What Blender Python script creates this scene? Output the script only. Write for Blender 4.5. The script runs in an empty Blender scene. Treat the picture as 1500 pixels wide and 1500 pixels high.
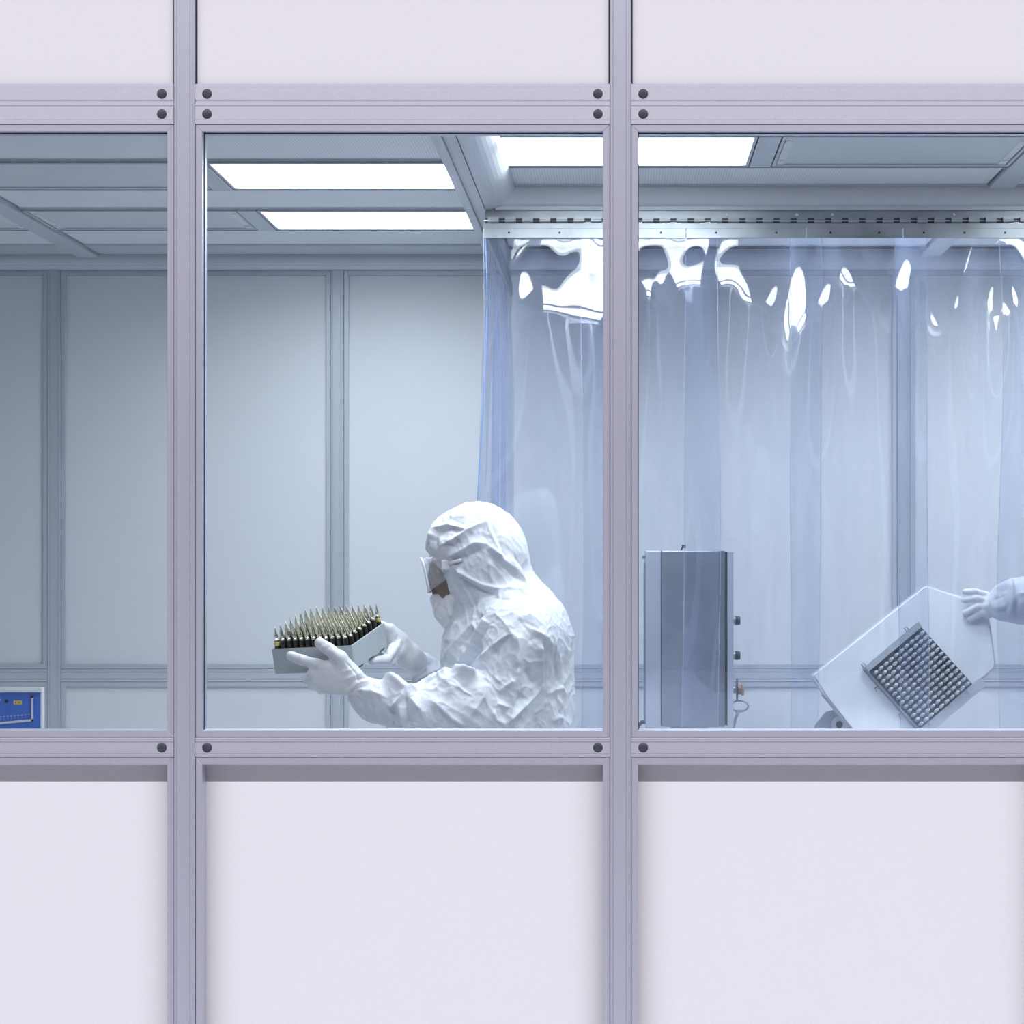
import bpy, bmesh, math, random
import numpy as np
from mathutils import Vector, Matrix

# ------------------------------------------------------------------ camera, light, exposure
SC = bpy.context.scene
COL = SC.collection
F = 2600.0            # focal length in pixels of the 1500 px frame
VX, VY = 909.0, 807.0 # vanishing point of the depth lines
EYE = 1.5             # eye height
cam_d = bpy.data.cameras.new('camera'); cam = bpy.data.objects.new('camera', cam_d)
COL.objects.link(cam)
cam.location = (0, 0, EYE); cam.rotation_euler = (math.pi/2, 0, 0)
cam_d.sensor_width = 36; cam_d.lens = F/1500*36
cam_d.shift_x = (750-VX)/1500; cam_d.shift_y = (VY-750)/1500
cam_d.clip_end = 200
SC.camera = cam

world = bpy.data.worlds.new('hall_ambient'); SC.world = world
world.use_nodes = True
bg = world.node_tree.nodes['Background']
bg.inputs[0].default_value = (0.93, 0.90, 1.0, 1); bg.inputs[1].default_value = 0.06

hl = bpy.data.lights.new('hall_strip_light', 'AREA'); hl.shape = 'RECTANGLE'
hl.size = 160; hl.size_y = 1.5; hl.energy = 63000; hl.color = (0.98, 0.95, 1.0)
hlo = bpy.data.objects.new('hall_strip_light', hl); COL.objects.link(hlo)
hlo.location = (-0.5, -34.0, 43.5)
hlo.rotation_euler = (Vector((-0.5, 4.07, 1.3)) - Vector(hlo.location)).to_track_quat('-Z', 'Y').to_euler()

SC.view_settings.view_transform = 'Standard'
SC.view_settings.look = 'None'
SC.view_settings.gamma = 1.0
SC.view_settings.exposure = 0.0
SC.view_settings.use_curve_mapping = False
SC.cycles.transparent_max_bounces = 32
SC.cycles.max_bounces = 10
SC.cycles.use_denoising = True
SC.cycles.caustics_reflective = False
SC.cycles.caustics_refractive = False
LAMP = 9.5            # radiance of a lit cleanroom ceiling diffuser
BEAM = 7.3            # power of the downward beam of each lit lamp

YF = F/639.0          # front plane of the partition
YB = F/415.0          # face of the back wall
def P(px, py, Y):     # point at depth Y that appears at pixel px, py
    return Vector(((px-VX)*Y/F, Y, EYE-(py-VY)*Y/F))
def zf(py, Y=YF): return EYE-(py-VY)*Y/F
def xf(px, Y=YF): return (px-VX)*Y/F

# ------------------------------------------------------------------ materials
MATS = {}
def nodes(m):
    m.use_nodes = True
    return m.node_tree.nodes, m.node_tree.links
def mat(name, col, rough=0.5, metal=0.0, noise=0.0, nscale=200.0, bump=0.0, bscale=300.0, spec=0.5, stretch=None, emit=None):
    if name in MATS: return MATS[name]
    m = bpy.data.materials.new(name); n, l = nodes(m)
    b = n['Principled BSDF']
    b.inputs['Base Color'].default_value = (*col, 1); b.inputs['Roughness'].default_value = rough
    b.inputs['Metallic'].default_value = metal
    b.inputs['Specular IOR Level'].default_value = spec
    if emit:
        b.inputs['Emission Color'].default_value = (*emit[0], 1); b.inputs['Emission Strength'].default_value = emit[1]
    tc = n.new('ShaderNodeTexCoord'); src = tc.outputs['Object']
    if stretch:
        mp = n.new('ShaderNodeMapping'); mp.inputs['Scale'].default_value = stretch
        l.new(src, mp.inputs['Vector']); src = mp.outputs['Vector']
    if noise > 0:
        t = n.new('ShaderNodeTexNoise'); t.inputs['Scale'].default_value = nscale; t.inputs['Detail'].default_value = 3
        l.new(src, t.inputs['Vector'])
        r = n.new('ShaderNodeMapRange'); r.inputs['From Min'].default_value = .25; r.inputs['From Max'].default_value = .75
        r.inputs['To Min'].default_value = 1-noise; r.inputs['To Max'].default_value = 1+noise
        l.new(t.outputs['Fac'], r.inputs['Value'])
        mx = n.new('ShaderNodeMix'); mx.data_type = 'RGBA'; mx.blend_type = 'MULTIPLY'
        mx.inputs['Factor'].default_value = 1; mx.inputs['A'].default_value = (*col, 1)
        l.new(r.outputs['Result'], mx.inputs['B']); l.new(mx.outputs['Result'], b.inputs['Base Color'])
    if bump > 0:
        t = n.new('ShaderNodeTexNoise'); t.inputs['Scale'].default_value = bscale; t.inputs['Detail'].default_value = 3
        l.new(src, t.inputs['Vector'])
        bp = n.new('ShaderNodeBump'); bp.inputs['Strength'].default_value = bump; bp.inputs['Distance'].default_value = 0.002
        l.new(t.outputs['Fac'], bp.inputs['Height']); l.new(bp.outputs['Normal'], b.inputs['Normal'])
    MATS[name] = m
    return m
def clear_mat(name, tint, ior, rough, haze, hazecol=(0.8, 0.87, 1.0), bump=0.0, bscale=8.0, streak=False, diff=.5):
    m = bpy.data.materials.new(name); n, l = nodes(m)
    n.remove(n['Principled BSDF']); out = n['Material Output']
    tr = n.new('ShaderNodeBsdfTransparent'); tr.inputs[0].default_value = (*tint, 1)
    df = n.new('ShaderNodeBsdfTranslucent'); df.inputs[0].default_value = (*hazecol, 1)
    d2 = n.new('ShaderNodeBsdfDiffuse'); d2.inputs[0].default_value = (*hazecol, 1)
    dd = n.new('ShaderNodeMixShader'); dd.inputs[0].default_value = .5
    l.new(df.outputs[0], dd.inputs[1]); l.new(d2.outputs[0], dd.inputs[2])
    m1 = n.new('ShaderNodeMixShader'); m1.inputs[0].default_value = haze
    l.new(tr.outputs[0], m1.inputs[1]); l.new(dd.outputs[0], m1.inputs[2])
    gl = n.new('ShaderNodeBsdfGlossy'); gl.inputs['Roughness'].default_value = rough
    lw = n.new('ShaderNodeLayerWeight'); lw.inputs['Blend'].default_value = .5
    pw = n.new('ShaderNodeMath'); pw.operation = 'POWER'; pw.inputs[1].default_value = 5.0
    l.new(lw.outputs['Facing'], pw.inputs[0])
    f0 = ((ior-1)/(ior+1))**2
    fr = n.new('ShaderNodeMath'); fr.operation = 'MULTIPLY_ADD'; fr.inputs[1].default_value = 1-f0; fr.inputs[2].default_value = f0
    l.new(pw.outputs[0], fr.inputs[0])
    dd.inputs[0].default_value = diff
    m2 = n.new('ShaderNodeMixShader'); l.new(fr.outputs[0], m2.inputs[0])
    l.new(m1.outputs[0], m2.inputs[1]); l.new(gl.outputs[0], m2.inputs[2])
    l.new(m2.outputs[0], out.inputs['Surface'])
    if bump > 0 or streak:
        tc = n.new('ShaderNodeTexCoord')
        t = n.new('ShaderNodeTexNoise'); t.inputs['Scale'].default_value = bscale; t.inputs['Detail'].default_value = 3
        mp = n.new('ShaderNodeMapping'); mp.inputs['Scale'].default_value = (1, 1, .12 if streak else 1)
        l.new(tc.outputs['Object'], mp.inputs[0]); l.new(mp.outputs[0], t.inputs['Vector'])
        if bump > 0:
            bp = n.new('ShaderNodeBump'); bp.inputs['Strength'].default_value = bump; bp.inputs['Distance'].default_value = .02
            l.new(t.outputs['Fac'], bp.inputs['Height']); l.new(bp.outputs[0], gl.inputs['Normal'])
        if streak:
            r = n.new('ShaderNodeMapRange'); r.inputs['From Min'].default_value = .35; r.inputs['From Max'].default_value = .75
            r.inputs['To Min'].default_value = haze*.5; r.inputs['To Max'].default_value = haze*2.0
            l.new(t.outputs['Fac'], r.inputs['Value']); l.new(r.outputs[0], m1.inputs[0])
    MATS[name] = m
    return m

ALU = mat('anodised_aluminium', (0.63, 0.645, 0.75), 0.46, 0.78, noise=.05, nscale=350, bump=.05, bscale=600)
ALUH = mat('extruded_aluminium', (0.76, 0.755, 0.85), 0.47, 0.86, noise=.05, nscale=350, bump=.05, bscale=600)
PANEL = mat('white_wall_panel', (0.83, 0.82, 0.855), 0.6, noise=.025, nscale=420, bump=.03, bscale=500, spec=.2)
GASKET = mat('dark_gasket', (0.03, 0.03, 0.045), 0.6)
CAP = mat('slate_plastic', (0.045, 0.055, 0.075), 0.5, bump=.05)
INALU = mat('interior_aluminium', (0.60, 0.63, 0.69), 0.42, 0.25, noise=.03, nscale=250)
INPANEL = mat('interior_wall_panel', (0.80, 0.82, 0.85), 0.5, noise=.015, nscale=60)
CEILBAR = mat('ceiling_grid_metal', (0.62, 0.66, 0.70), 0.45, 0.2, noise=.03, nscale=200)
COVE = mat('cove_plastic', (0.66, 0.69, 0.74), 0.3, 0.0, noise=.02, nscale=30)
STEEL = mat('stainless_steel', (0.40, 0.42, 0.46), 0.38, 0.7, noise=.10, nscale=14, bump=.04, bscale=80)
DSTEEL = mat('dark_steel', (0.30, 0.32, 0.36), 0.4, 0.7, noise=.12, nscale=12)
HINGE = mat('hinge_steel', (0.36, 0.385, 0.41), 0.42, 0.6, noise=.4, nscale=6, stretch=(1, 1, 1))
BLACK = mat('black_plastic', (0.015, 0.016, 0.02), 0.4)
WHITE = mat('white_plastic', (0.82, 0.84, 0.86), 0.4)
FLOORM = mat('pale_floor', (0.80, 0.82, 0.84), 0.4, noise=.03, nscale=20)
GLASS = clear_mat('window_glass', (0.835, 0.852, 0.865), 1.35, 0.0, 0.0)
PVC = clear_mat('clear_pvc', (0.93, 0.95, 0.99), 1.78, 0.02, 0.085, (0.62, 0.72, 1.0), streak=True, bscale=14)
PVCLINE = mat('pvc_cut_edge', (0.42, 0.48, 0.60), 0.3)
PVCEDGE = mat('blue_pvc_edge', (0.25, 0.38, 0.80), 0.25)
SUIT = mat('white_coverall_fabric', (0.66, 0.69, 0.75), 0.6, noise=.02, nscale=25, bump=.4, bscale=70)
GLOVE = mat('white_latex', (0.74, 0.76, 0.79), 0.42, bump=.35, bscale=170, stretch=(1.6, 1, .6))

def perforated(name, col):
    m = mat(name, col, 0.5, 0.15)
    n, l = nodes(m); b = n['Principled BSDF']
    tc = n.new('ShaderNodeTexCoord'); v = n.new('ShaderNodeTexVoronoi'); v.inputs['Scale'].default_value = 130
    v.inputs['Randomness'].default_value = 0.0
    l.new(tc.outputs['Object'], v.inputs['Vector'])
    r = n.new('ShaderNodeMapRange'); r.inputs['From Min'].default_value = .25; r.inputs['From Max'].default_value = .4
    r.inputs['To Min'].default_value = .68; r.inputs['To Max'].default_value = 1.0
    l.new(v.outputs['Distance'], r.inputs['Value'])
    mx = n.new('ShaderNodeMix'); mx.data_type = 'RGBA'; mx.blend_type = 'MULTIPLY'; mx.inputs['Factor'].default_value = 1
    mx.inputs['A'].default_value = (*col, 1); l.new(r.outputs[0], mx.inputs['B']); l.new(mx.outputs['Result'], b.inputs['Base Color'])
    return m
FILTER = perforated('perforated_filter_face', (0.90, 0.93, 0.97))
DIFFON = mat('lit_diffuser', (0.9, 0.9, 0.9), 0.5, emit=((0.90, 0.965, 1.0), LAMP))
DIFFOFF = mat('unlit_diffuser', (0.72, 0.77, 0.80), 0.3, noise=.02, nscale=40)

# ------------------------------------------------------------------ mesh helpers
def link(name, me, parent=None, m=None, smooth=False):
    o = bpy.data.objects.new(name, me); COL.objects.link(o)
    if m is not None and not me.materials:
        for k in (m if isinstance(m, (list, tuple)) else [m]): me.materials.append(k)
    if smooth:
        for p in me.polygons: p.use_smooth = True
    if parent is not None: o.parent = parent
    return o
def tomesh(bm, name):
    bmesh.ops.recalc_face_normals(bm, faces=bm.faces[:])
    me = bpy.data.meshes.new(name); bm.to_mesh(me); bm.free(); return me
def bbox_bm(bm, x0, x1, y0, y1, z0, z1, bev=0.0):
    r = bmesh.ops.create_cube(bm, size=1)
    vs = r['verts']
    for v in vs:
        v.co = Vector(((x0+x1)/2+v.co.x*(x1-x0), (y0+y1)/2+v.co.y*(y1-y0), (z0+z1)/2+v.co.z*(z1-z0)))
    if bev > 0:
        es = list({e for v in vs for e in v.link_edges})
        bmesh.ops.bevel(bm, geom=es, offset=bev, segments=2, affect='EDGES', profile=.5)
def box(name, x0, x1, y0, y1, z0, z1, m, parent=None, bev=0.0):
    bm = bmesh.new(); bbox_bm(bm, x0, x1, y0, y1, z0, z1, bev)
    return link(name, tomesh(bm, name), parent, m)
def cyl_bm(bm, a, b, r1, r2=None, seg=16, caps=True):
    r2 = r1 if r2 is None else r2
    a, b = Vector(a), Vector(b); d = (b-a)
    q = d.to_track_quat('Z', 'Y').to_matrix().to_4x4()
    M = Matrix.Translation((a+b)/2) @ q
    bmesh.ops.create_cone(bm, cap_ends=caps, segments=seg, radius1=r1, radius2=r2, depth=d.length, matrix=M)
def cyl(name, a, b, r1, m, parent=None, r2=None, seg=16, smooth=False):
    bm = bmesh.new(); cyl_bm(bm, a, b, r1, r2, seg)
    return link(name, tomesh(bm, name), parent, m, smooth)
def tube(name, pts, r, m, parent=None, seg=8, closed=False):
    pts = [Vector(p) for p in pts]; bm = bmesh.new(); rings = []
    n = len(pts)
    for i, p in enumerate(pts):
        t = (pts[(i+1) % n if closed else min(i+1, n-1)]-pts[i-1 if (closed or i > 0) else 0]).normalized()
        q = t.to_track_quat('Z', 'Y')
        rr = r[i] if isinstance(r, (list, tuple)) else r
        rings.append([bm.verts.new(p+q @ Vector((math.cos(2*math.pi*k/seg)*rr, math.sin(2*math.pi*k/seg)*rr, 0))) for k in range(seg)])
    for i in range(n if closed else n-1):
        A, B = rings[i], rings[(i+1) % n]
        for k in range(seg): bm.faces.new((A[k], A[(k+1) % seg], B[(k+1) % seg], B[k]))
    if not closed:
        bm.faces.new(rings[0][::-1]); bm.faces.new(rings[-1])
    return link(name, tomesh(bm, name), parent, m, True)
def extrude(name, prof, a, b, axis, m, parent=None):
    """profile swept along axis: 'X' prof=(y,z), 'Z' prof=(x,y), 'Y' prof=(x,z)"""
    def mk(u, v, t): return {'X': (t, u, v), 'Z': (u, v, t), 'Y': (u, t, v)}[axis]
    bm = bmesh.new()
    A = [bm.verts.new(mk(u, v, a)) for u, v in prof]; B = [bm.verts.new(mk(u, v, b)) for u, v in prof]
    n = len(prof)
    for i in range(n): bm.faces.new((A[i], A[(i+1) % n], B[(i+1) % n], B[i]))
    bm.faces.new(A[::-1]); bm.faces.new(B)
    return link(name, tomesh(bm, name), parent, m)
def empty(name, loc=(0, 0, 0)):
    o = bpy.data.objects.new(name, None); COL.objects.link(o); o.location = loc; o.empty_display_size = .05
    return o
def tag(o, label, cat, group=None, kind=None):
    o['label'] = label
    if cat: o['category'] = cat
    if group: o['group'] = group
    if kind: o['kind'] = kind
    return o
def struct(o, label=None, cat=None):
    o['kind'] = 'structure'
    if label: o['label'] = label
    if cat: o['category'] = cat
    return o
def keep(o, parent):   # parent without moving
    o.parent = parent
    o.matrix_parent_inverse = Matrix.Translation(-Vector(parent.location)) if parent.type == 'EMPTY' else Matrix.Identity(4)
    return o

# profile line with grooves: list of (pos, depth) along one face
def groove_profile(lo, hi, y0, depth, grooves, lip=0.0012, g=0.0014):
    """face at y0 from lo to hi (vertical coordinate) with V grooves; back at y0+depth"""
    pts = [(y0+depth, lo), (y0+lip, lo), (y0, lo+lip)]
    for q, d, w in sorted(grooves):
        pts += [(y0, q-w/2), (y0+d, q-w/2+min(w*.3, d)), (y0+d, q+w/2-min(w*.3, d)), (y0, q+w/2)]
    pts += [(y0, hi-lip), (y0+lip, hi), (y0+depth, hi)]
    return pts

# ================================================================== FRONT PARTITION
Z_H0, Z_H1 = zf(181.3), zf(122.4)          # header beam
Z_WT, Z_WB = zf(191.5), zf(1070.2)         # window opening
Z_R1, Z_R0 = zf(1080.8), zf(1109.6)        # sill rail
Z_PT = zf(1119.3)                          # top of lower panel opening
PH = 0.0237                                # half width of a post
FW = 0.0165                                # frame width
GAP = 0.0011
NB0, NB1 = -3, 3
ZTOP = 3.3
wall_front = struct(empty('wall_front'), 'white panelled cleanroom partition with aluminium posts and large windows', 'wall')

def post_profile(xc, y0, dep, hw, sgn=1):
    # x along the face; grooves at both sides
    g = [(-hw+.0065, .0012, .0022), (hw-.0105, .0012, .0022), (hw-.0045, .0008, .0016)]
    pr = groove_profile(-hw, hw, 0, dep, g, lip=.0012)
    return [(xc+v, y0+u*sgn) for u, v in pr]
for i in range(NB0, NB1+1):
    p = extrude('post', post_profile(i*1.0, YF, .05, PH), 0.0, ZTOP, 'Z', ALU, wall_front)
    # dark joint seal behind the narrow gaps
    box('joint_seal', i-PH-.004, i+PH+.004, YF+.010, YF+.030, 0.0, ZTOP, GASKET, wall_front)

cap_me = None
def cap(x, z, parent):
    global cap_me
    if cap_me is None:
        bm = bmesh.new()
        prof = [(.0000, -.0030), (.0060, -.0028), (.0098, -.0018), (.0113, 0.0), (.0113, .003)]
        rings = []
        for r, y in prof[1:]:
            rings.append([bm.verts.new((r*math.cos(a), y, r*math.sin(a))) for a in [2*math.pi*k/28 for k in range(28)]])
        c = bm.verts.new((0, prof[0][1], 0))
        for k in range(28):
            bm.faces.new((c, rings[0][k], rings[0][(k+1) % 28]))
            for A, B in zip(rings, rings[1:]): bm.faces.new((A[k], A[(k+1) % 28], B[(k+1) % 28], B[k]))
        cap_me = tomesh(bm, 'bolt_cap'); cap_me.materials.append(CAP)
        for q in cap_me.polygons: q.use_smooth = True
    o = bpy.data.objects.new('bolt_cap', cap_me); COL.objects.link(o); o.location = (x, YF+.001, z); o.parent = parent
    return o
def mitre_piece(name, pts, y0, y1, m, parent, inner):
    """4-point mitred frame member in the x,z plane (pts ccw), inner edge chamfered"""
    bm = bmesh.new()
    fr = [bm.verts.new((x, y0, z)) for x, z in pts]; bk = [bm.verts.new((x, y1, z)) for x, z in pts]
    bm.faces.new(fr); bm.faces.new(bk[::-1])
    for k in range(4): bm.faces.new((fr[k], fr[(k+1) % 4], bk[(k+1) % 4], bk[k]))
    bmesh.ops.recalc_face_normals(bm, faces=bm.faces[:])
    es = [e for e in bm.edges if (e.verts[0].co.y < y0+1e-6 and e.verts[1].co.y < y0+1e-6)]
    bmesh.ops.bevel(bm, geom=es, offset=.0009, segments=1, affect='EDGES')
    return link(name, tomesh(bm, name), parent, m)
def frame(name, x0, x1, z0, z1, w, y0, y1, m, parent, wb=None):
    """four mitred members around the rectangle x0..x1, z0..z1"""
    wb = w if wb is None else wb
    mitre_piece(name, [(x0, z1), (x1, z1), (x1-w, z1-w), (x0+w, z1-w)], y0, y1, m, parent, 0)
    mitre_piece(name, [(x0, z0), (x0+w, z0+wb), (x1-w, z0+wb), (x1, z0)], y0, y1, m, parent, 0)
    mitre_piece(name, [(x0, z0), (x0, z1), (x0+w, z1-w), (x0+w, z0+wb)], y0, y1, m, parent, 0)
    mitre_piece(name, [(x1, z0), (x1-w, z0+wb), (x1-w, z1-w), (x1, z1)], y0, y1, m, parent, 0)

win_labels = ['cropped left window of the front partition', 'middle window of the front partition, worker behind it',
              'right window of the front partition, strip curtain behind it']
wn = 0
for i in range(NB0, NB1):
    x0, x1 = i+PH+GAP, i+1-PH-GAP
    # header: double extrusion
    g = [(zf(175), .0010, .0020), (zf(151.2), .0030, .0170), (zf(127.6), .0010, .0020)]
    hd = extrude('header_rail', groove_profile(Z_H0, Z_H1, YF+.0010, .05, g), x0, x1, 'X', ALUH, wall_front)
    box('rail_groove_rib', x0, x1, YF+.0020, YF+.006, zf(154.2), zf(148.4), ALUH, hd)
    for xx in (x0+.0271, x1-.0271):
        cap(xx, zf(137.3), hd); cap(xx, zf(166.8), hd)
    g = [(zf(1087.0), .0022, .0034), (zf(1083.5), .0010, .0018), (zf(1104.3), .0022, .0034)]
    sr = extrude('sill_rail', groove_profile(Z_R0, Z_R1, YF+.0010, .05, g), x0, x1, 'X', ALUH, wall_front)
    for xx in (x0+.0271, x1-.0271): cap(xx, zf(1095.2), sr)
    # upper and lower panels
    box('upper_panel', x0+.002, x1-.0008, YF+.011, YF+.040, Z_H1+.0012, ZTOP, PANEL, wall_front)
    pn = box('lower_panel', x0+.003, x1-.003, YF+.044, YF+.052, .06, Z_R0-.003, PANEL, wall_front)
    frame('panel_frame', x0, x1, .06, Z_R0-.0011, FW-.001, YF+.0035, YF+.044, ALU, wall_front)
    # window
    wn += 1
    w = struct(empty('window_%d' % wn, (0, 0, 0)))
    vis = {-2: 0, -1: 1, 0: 2}.get(i)
    if vis is not None: w['label'] = win_labels[vis]; w['category'] = 'window'
    frame('window_frame', x0, x1, Z_R1+.0009, Z_H0-.0011, FW-.001, YF+.0030, YF+.048, ALU, w, wb=(Z_WB-Z_R1)-.0009)
    # gasket line and pane
    a0, a1, b0, b1 = x0+FW-.001, x1-FW+.001, Z_WB, Z_WT
    box('gasket', a0, a1, YF+.020, YF+.024, b1-.0030, b1, GASKET, w)
    box('gasket', a0, a0+.0016, YF+.020, YF+.024, b0, b1, GASKET, w)
    box('glass_pane', a0, a1, YF+.0245, YF+.0305, b0-.002, b1+.002, GLASS, w)

# ================================================================== ROOM SHELL
ZC = EYE+1.04
XL, XR = -3.05, 3.05
floor = struct(box('floor', XL, XR, YF+.03, YB+.1, -.1, 0.0, FLOORM), 'pale smooth cleanroom floor', 'floor')
struct(box('floor_hall', -14, 14, -14, YF+.03, -.1, 0.0, mat('hall_floor', (.58, .57, .62), .5, noise=.04, nscale=15)), 'grey hall floor in front of the partition', 'floor')
for nm, xa, xb in (('wall_left', XL-.06, XL), ('wall_right', XR, XR+.06)):
    struct(box(nm, xa, xb, YF+.05, YB+.06, 0, ZC+.05, INPANEL), 'plain white end wall of the cleanroom', 'wall')
wall_back = struct(empty('wall_back'), 'pale grey panelled back wall with slim aluminium frame grid', 'wall')
box('wall_backing', XL, XR, YB+.030, YB+.06, 0, ZC+.05, GASKET, wall_back)
for i in range(-3, 4):
    pr = post_profile(i*1.0, YB, .03, .0225)
    extrude('post', pr, 0.0, ZC, 'Z', INALU, wall_back)
bz = lambda py: zf(py, YB)
zr1, zr0 = bz(980.2), bz(998.5)
for i in range(-3, 3):
    x0, x1 = i+.0225+.001, i+1-.0225-.001
    g = [(bz(984.5), .002, .003), (bz(994.5), .002, .003)]
    extrude('rail', groove_profile(zr0, zr1, YB+.001, .03, g), x0, x1, 'X', INALU, wall_back)
    frame('panel_frame', x0, x1, zr1+.001, bz(396), .0165, YB+.003, YB+.028, INALU, wall_back)
    frame('panel_frame', x0, x1, .06, zr0-.001, .0165, YB+.003, YB+.028, INALU, wall_back)
    box('wall_panel', x0+.0165, x1-.0165, YB+.014, YB+.026, zr1+.0172, bz(396)-.0175, INPANEL, wall_back)
    box('wall_panel', x0+.0165, x1-.0165, YB+.014, YB+.026, .07, zr0-.0175, INPANEL, wall_back)
# top beam of the back wall (rounded coving)
def cove_profile(u0, v0, u1, v1, n=8, thick=.012):
    """quarter round from (u0,v0) on the ceiling down to (u1,v1) on the wall, concave towards the room"""
    pts = []
    for k in range(n+1):
        a = math.pi/2*k/n
        pts.append((u0+(u1-u0)*math.sin(a), v1+(v0-v1)*math.cos(a)))
    return pts
cp = [(YB+.002, bz(396)+.0), (YB-.020, bz(396)+.002), (YB-.026, bz(396)+.008)]
cp += [(YB-.030-.02*math.sin(t*math.pi/2/6), bz(396)+.012+.055*(1-math.cos(t*math.pi/2/6))) for t in range(7)]
cp += [(YB-.050, ZC), (YB+.002, ZC)]
struct(extrude('trim_1', cp, XL, XR, 'X', INALU), 'rounded grey trim where the back wall meets the ceiling', 'trim')

# ------------------------------------------------------------------ ceiling
ceiling = struct(empty('ceiling'), 'grey cleanroom ceiling of perforated filter panels in a metal grid', 'ceiling')
box('ceiling_backing', XL, XR, YF+.045, YB+.06, ZC+.022, ZC+.05, GASKET, ceiling)
box('edge_strip', XL, XR, YF+.046, YF+.075, ZC-.012, ZC+.03, CEILBAR, ceiling)
XBL0, XBL1 = -1.897, -1.826        # grid beam seen at the left
XC0, XC1 = -.462, -.388            # middle beam that carries the side curtain
XBR0, XBR1 = 1.046, 1.118
YCURT = 5.08
def bar(x0, x1, y0, y1, z0=ZC-.008):
    return box('grid_bar', x0, x1, y0, y1, z0, ZC+.022, CEILBAR, ceiling, .002)
def filt(x0, x1, y0, y1):
    g = .007
    bm = bmesh.new()
    gy = .013
    bbox_bm(bm, x0+g, x1-g, y0+gy, y1-gy, ZC, ZC+.018, .002)
    o = link('filter_panel', tomesh(bm, 'filter_panel'), ceiling, FILTER)
    # thin rim frame
    for (a, b, c, d) in ((x0+g, x1-g, y0+gy, y0+gy+.006), (x0+g, x1-g, y1-gy-.006, y1-gy)):
        box('panel_rim', a, b, c, d, ZC-.004, ZC+.002, CEILBAR, o)
    return o
def lamp(x0, x1, y0, y1, on, label, beam=1.0):
    t = empty('ceiling_light', ((x0+x1)/2, (y0+y1)/2, ZC-.006))
    tag(t, label, 'ceiling light', 'recessed ceiling lamps')
    cx, cy, cz = t.location
    w = .014
    for (a, b, c, d) in ((x0, x1, y0, y0+w), (x0, x1, y1-w, y1), (x0, x0+w, y0+w, y1-w), (x1-w, x1, y0+w, y1-w)):
        keep(box('lamp_frame', a+.003, b-.003, c+.003 if c == y0 else c, d-.003 if d == y1 else d, ZC-.006, ZC+.02, CEILBAR), t)
    keep(box('diffuser', x0+w, x1-w, y0+w, y1-w, ZC-.001, ZC+.008, DIFFON if on else DIFFOFF), t)
    if on:
        ld = bpy.data.lights.new('lamp_beam', 'AREA'); ld.shape = 'RECTANGLE'; ld.size = x1-x0-.06; ld.size_y = y1-y0-.06
        ld.energy = BEAM*beam; ld.color = (0.87, 0.93, 1.0); ld.spread = math.radians(165)
        lo = bpy.data.objects.new('lamp_beam', ld); COL.objects.link(lo); lo.location = (cx, cy, ZC-.012); keep(lo, t)
    if not on:
        for xx in (x0+w, x1-w-.02):
            keep(box('end_plate', xx, xx+.02, y0+w, y1-w, ZC-.003, ZC+.0, WHITE), t)
            for yy in (y0+.06, y1-.06):
                keep(cyl('end_screw', (xx+.01, yy, ZC-.006), (xx+.01, yy, ZC-.002), .008, WHITE), t)
    return t
RL = [(4.40, 4.725, 'F'), (4.735, 5.080, 'L'), (5.090, 5.390, 'F'), (5.402, 5.722, 'L'), (5.732, 6.030, 'F'), (6.040, 6.205, 'S')]
ydiv = [4.395, 4.73, 5.085, 5.396, 5.727, 6.035]
zones = [(-3.05, XBL0), (XBL1, XC0)]
LX = {0: [(-3.05, -2.62), (-2.56, XBL0)], 1: [(XBL1, -1.169), (-1.109, XC0)]}
lab = {(1, 1, 1): 'lit white ceiling lamp left of the middle beam, nearer of the two in line',
       (1, 3, 1): 'lit white ceiling lamp left of the middle beam, farther one near back wall',
       (1, 1, 0): 'unlit grey ceiling lamp beside the nearer lit lamp left of the beam',
       (1, 3, 0): 'unlit grey ceiling lamp beside the farther lit lamp left of the beam',
       (0, 1, 1): 'unlit ceiling lamp beyond the left grid beam, nearer row at picture edge',
       (0, 3, 1): 'unlit ceiling lamp beyond the left grid beam, farther row at picture edge'}
for zi, (za, zb) in enumerate(zones):
    for ri, (ya, yb, kind) in enumerate(RL):
        if kind == 'F': filt(za, zb, ya, yb)
        elif kind == 'S': box('edge_strip', za+.004, zb-.004, ya, yb, ZC-.002, ZC+.02, CEILBAR, ceiling)
        else:
            for li, (xa, xb) in enumerate(LX[zi]):
                if (zi, ri, li) in lab: lamp(xa, xb, ya, yb, zi == 1 and li == 1, lab[(zi, ri, li)], .55 if ri == 3 else 1.45)
                else: filt(xa, xb, ya, yb)
            b = LX[zi]
            bar(b[0][1]+.001, b[1][0]-.001, ya-.003, yb+.003)
    if zi == 1:
        lamp(-1.109, XC0, 4.15, 4.385, False, 'unlit ceiling lamp above the middle window header, left of the beam')
        filt(za, -1.169, 4.15, 4.385)
    else: filt(za, zb, 4.15, 4.385)
    for yd in ydiv: box('grid_bar', za, zb, yd-.004, yd+.004, ZC+.002, ZC+.02, CEILBAR, ceiling)
bar(XBL0, XBL1, 4.12, 6.21, ZC-.014)
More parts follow.
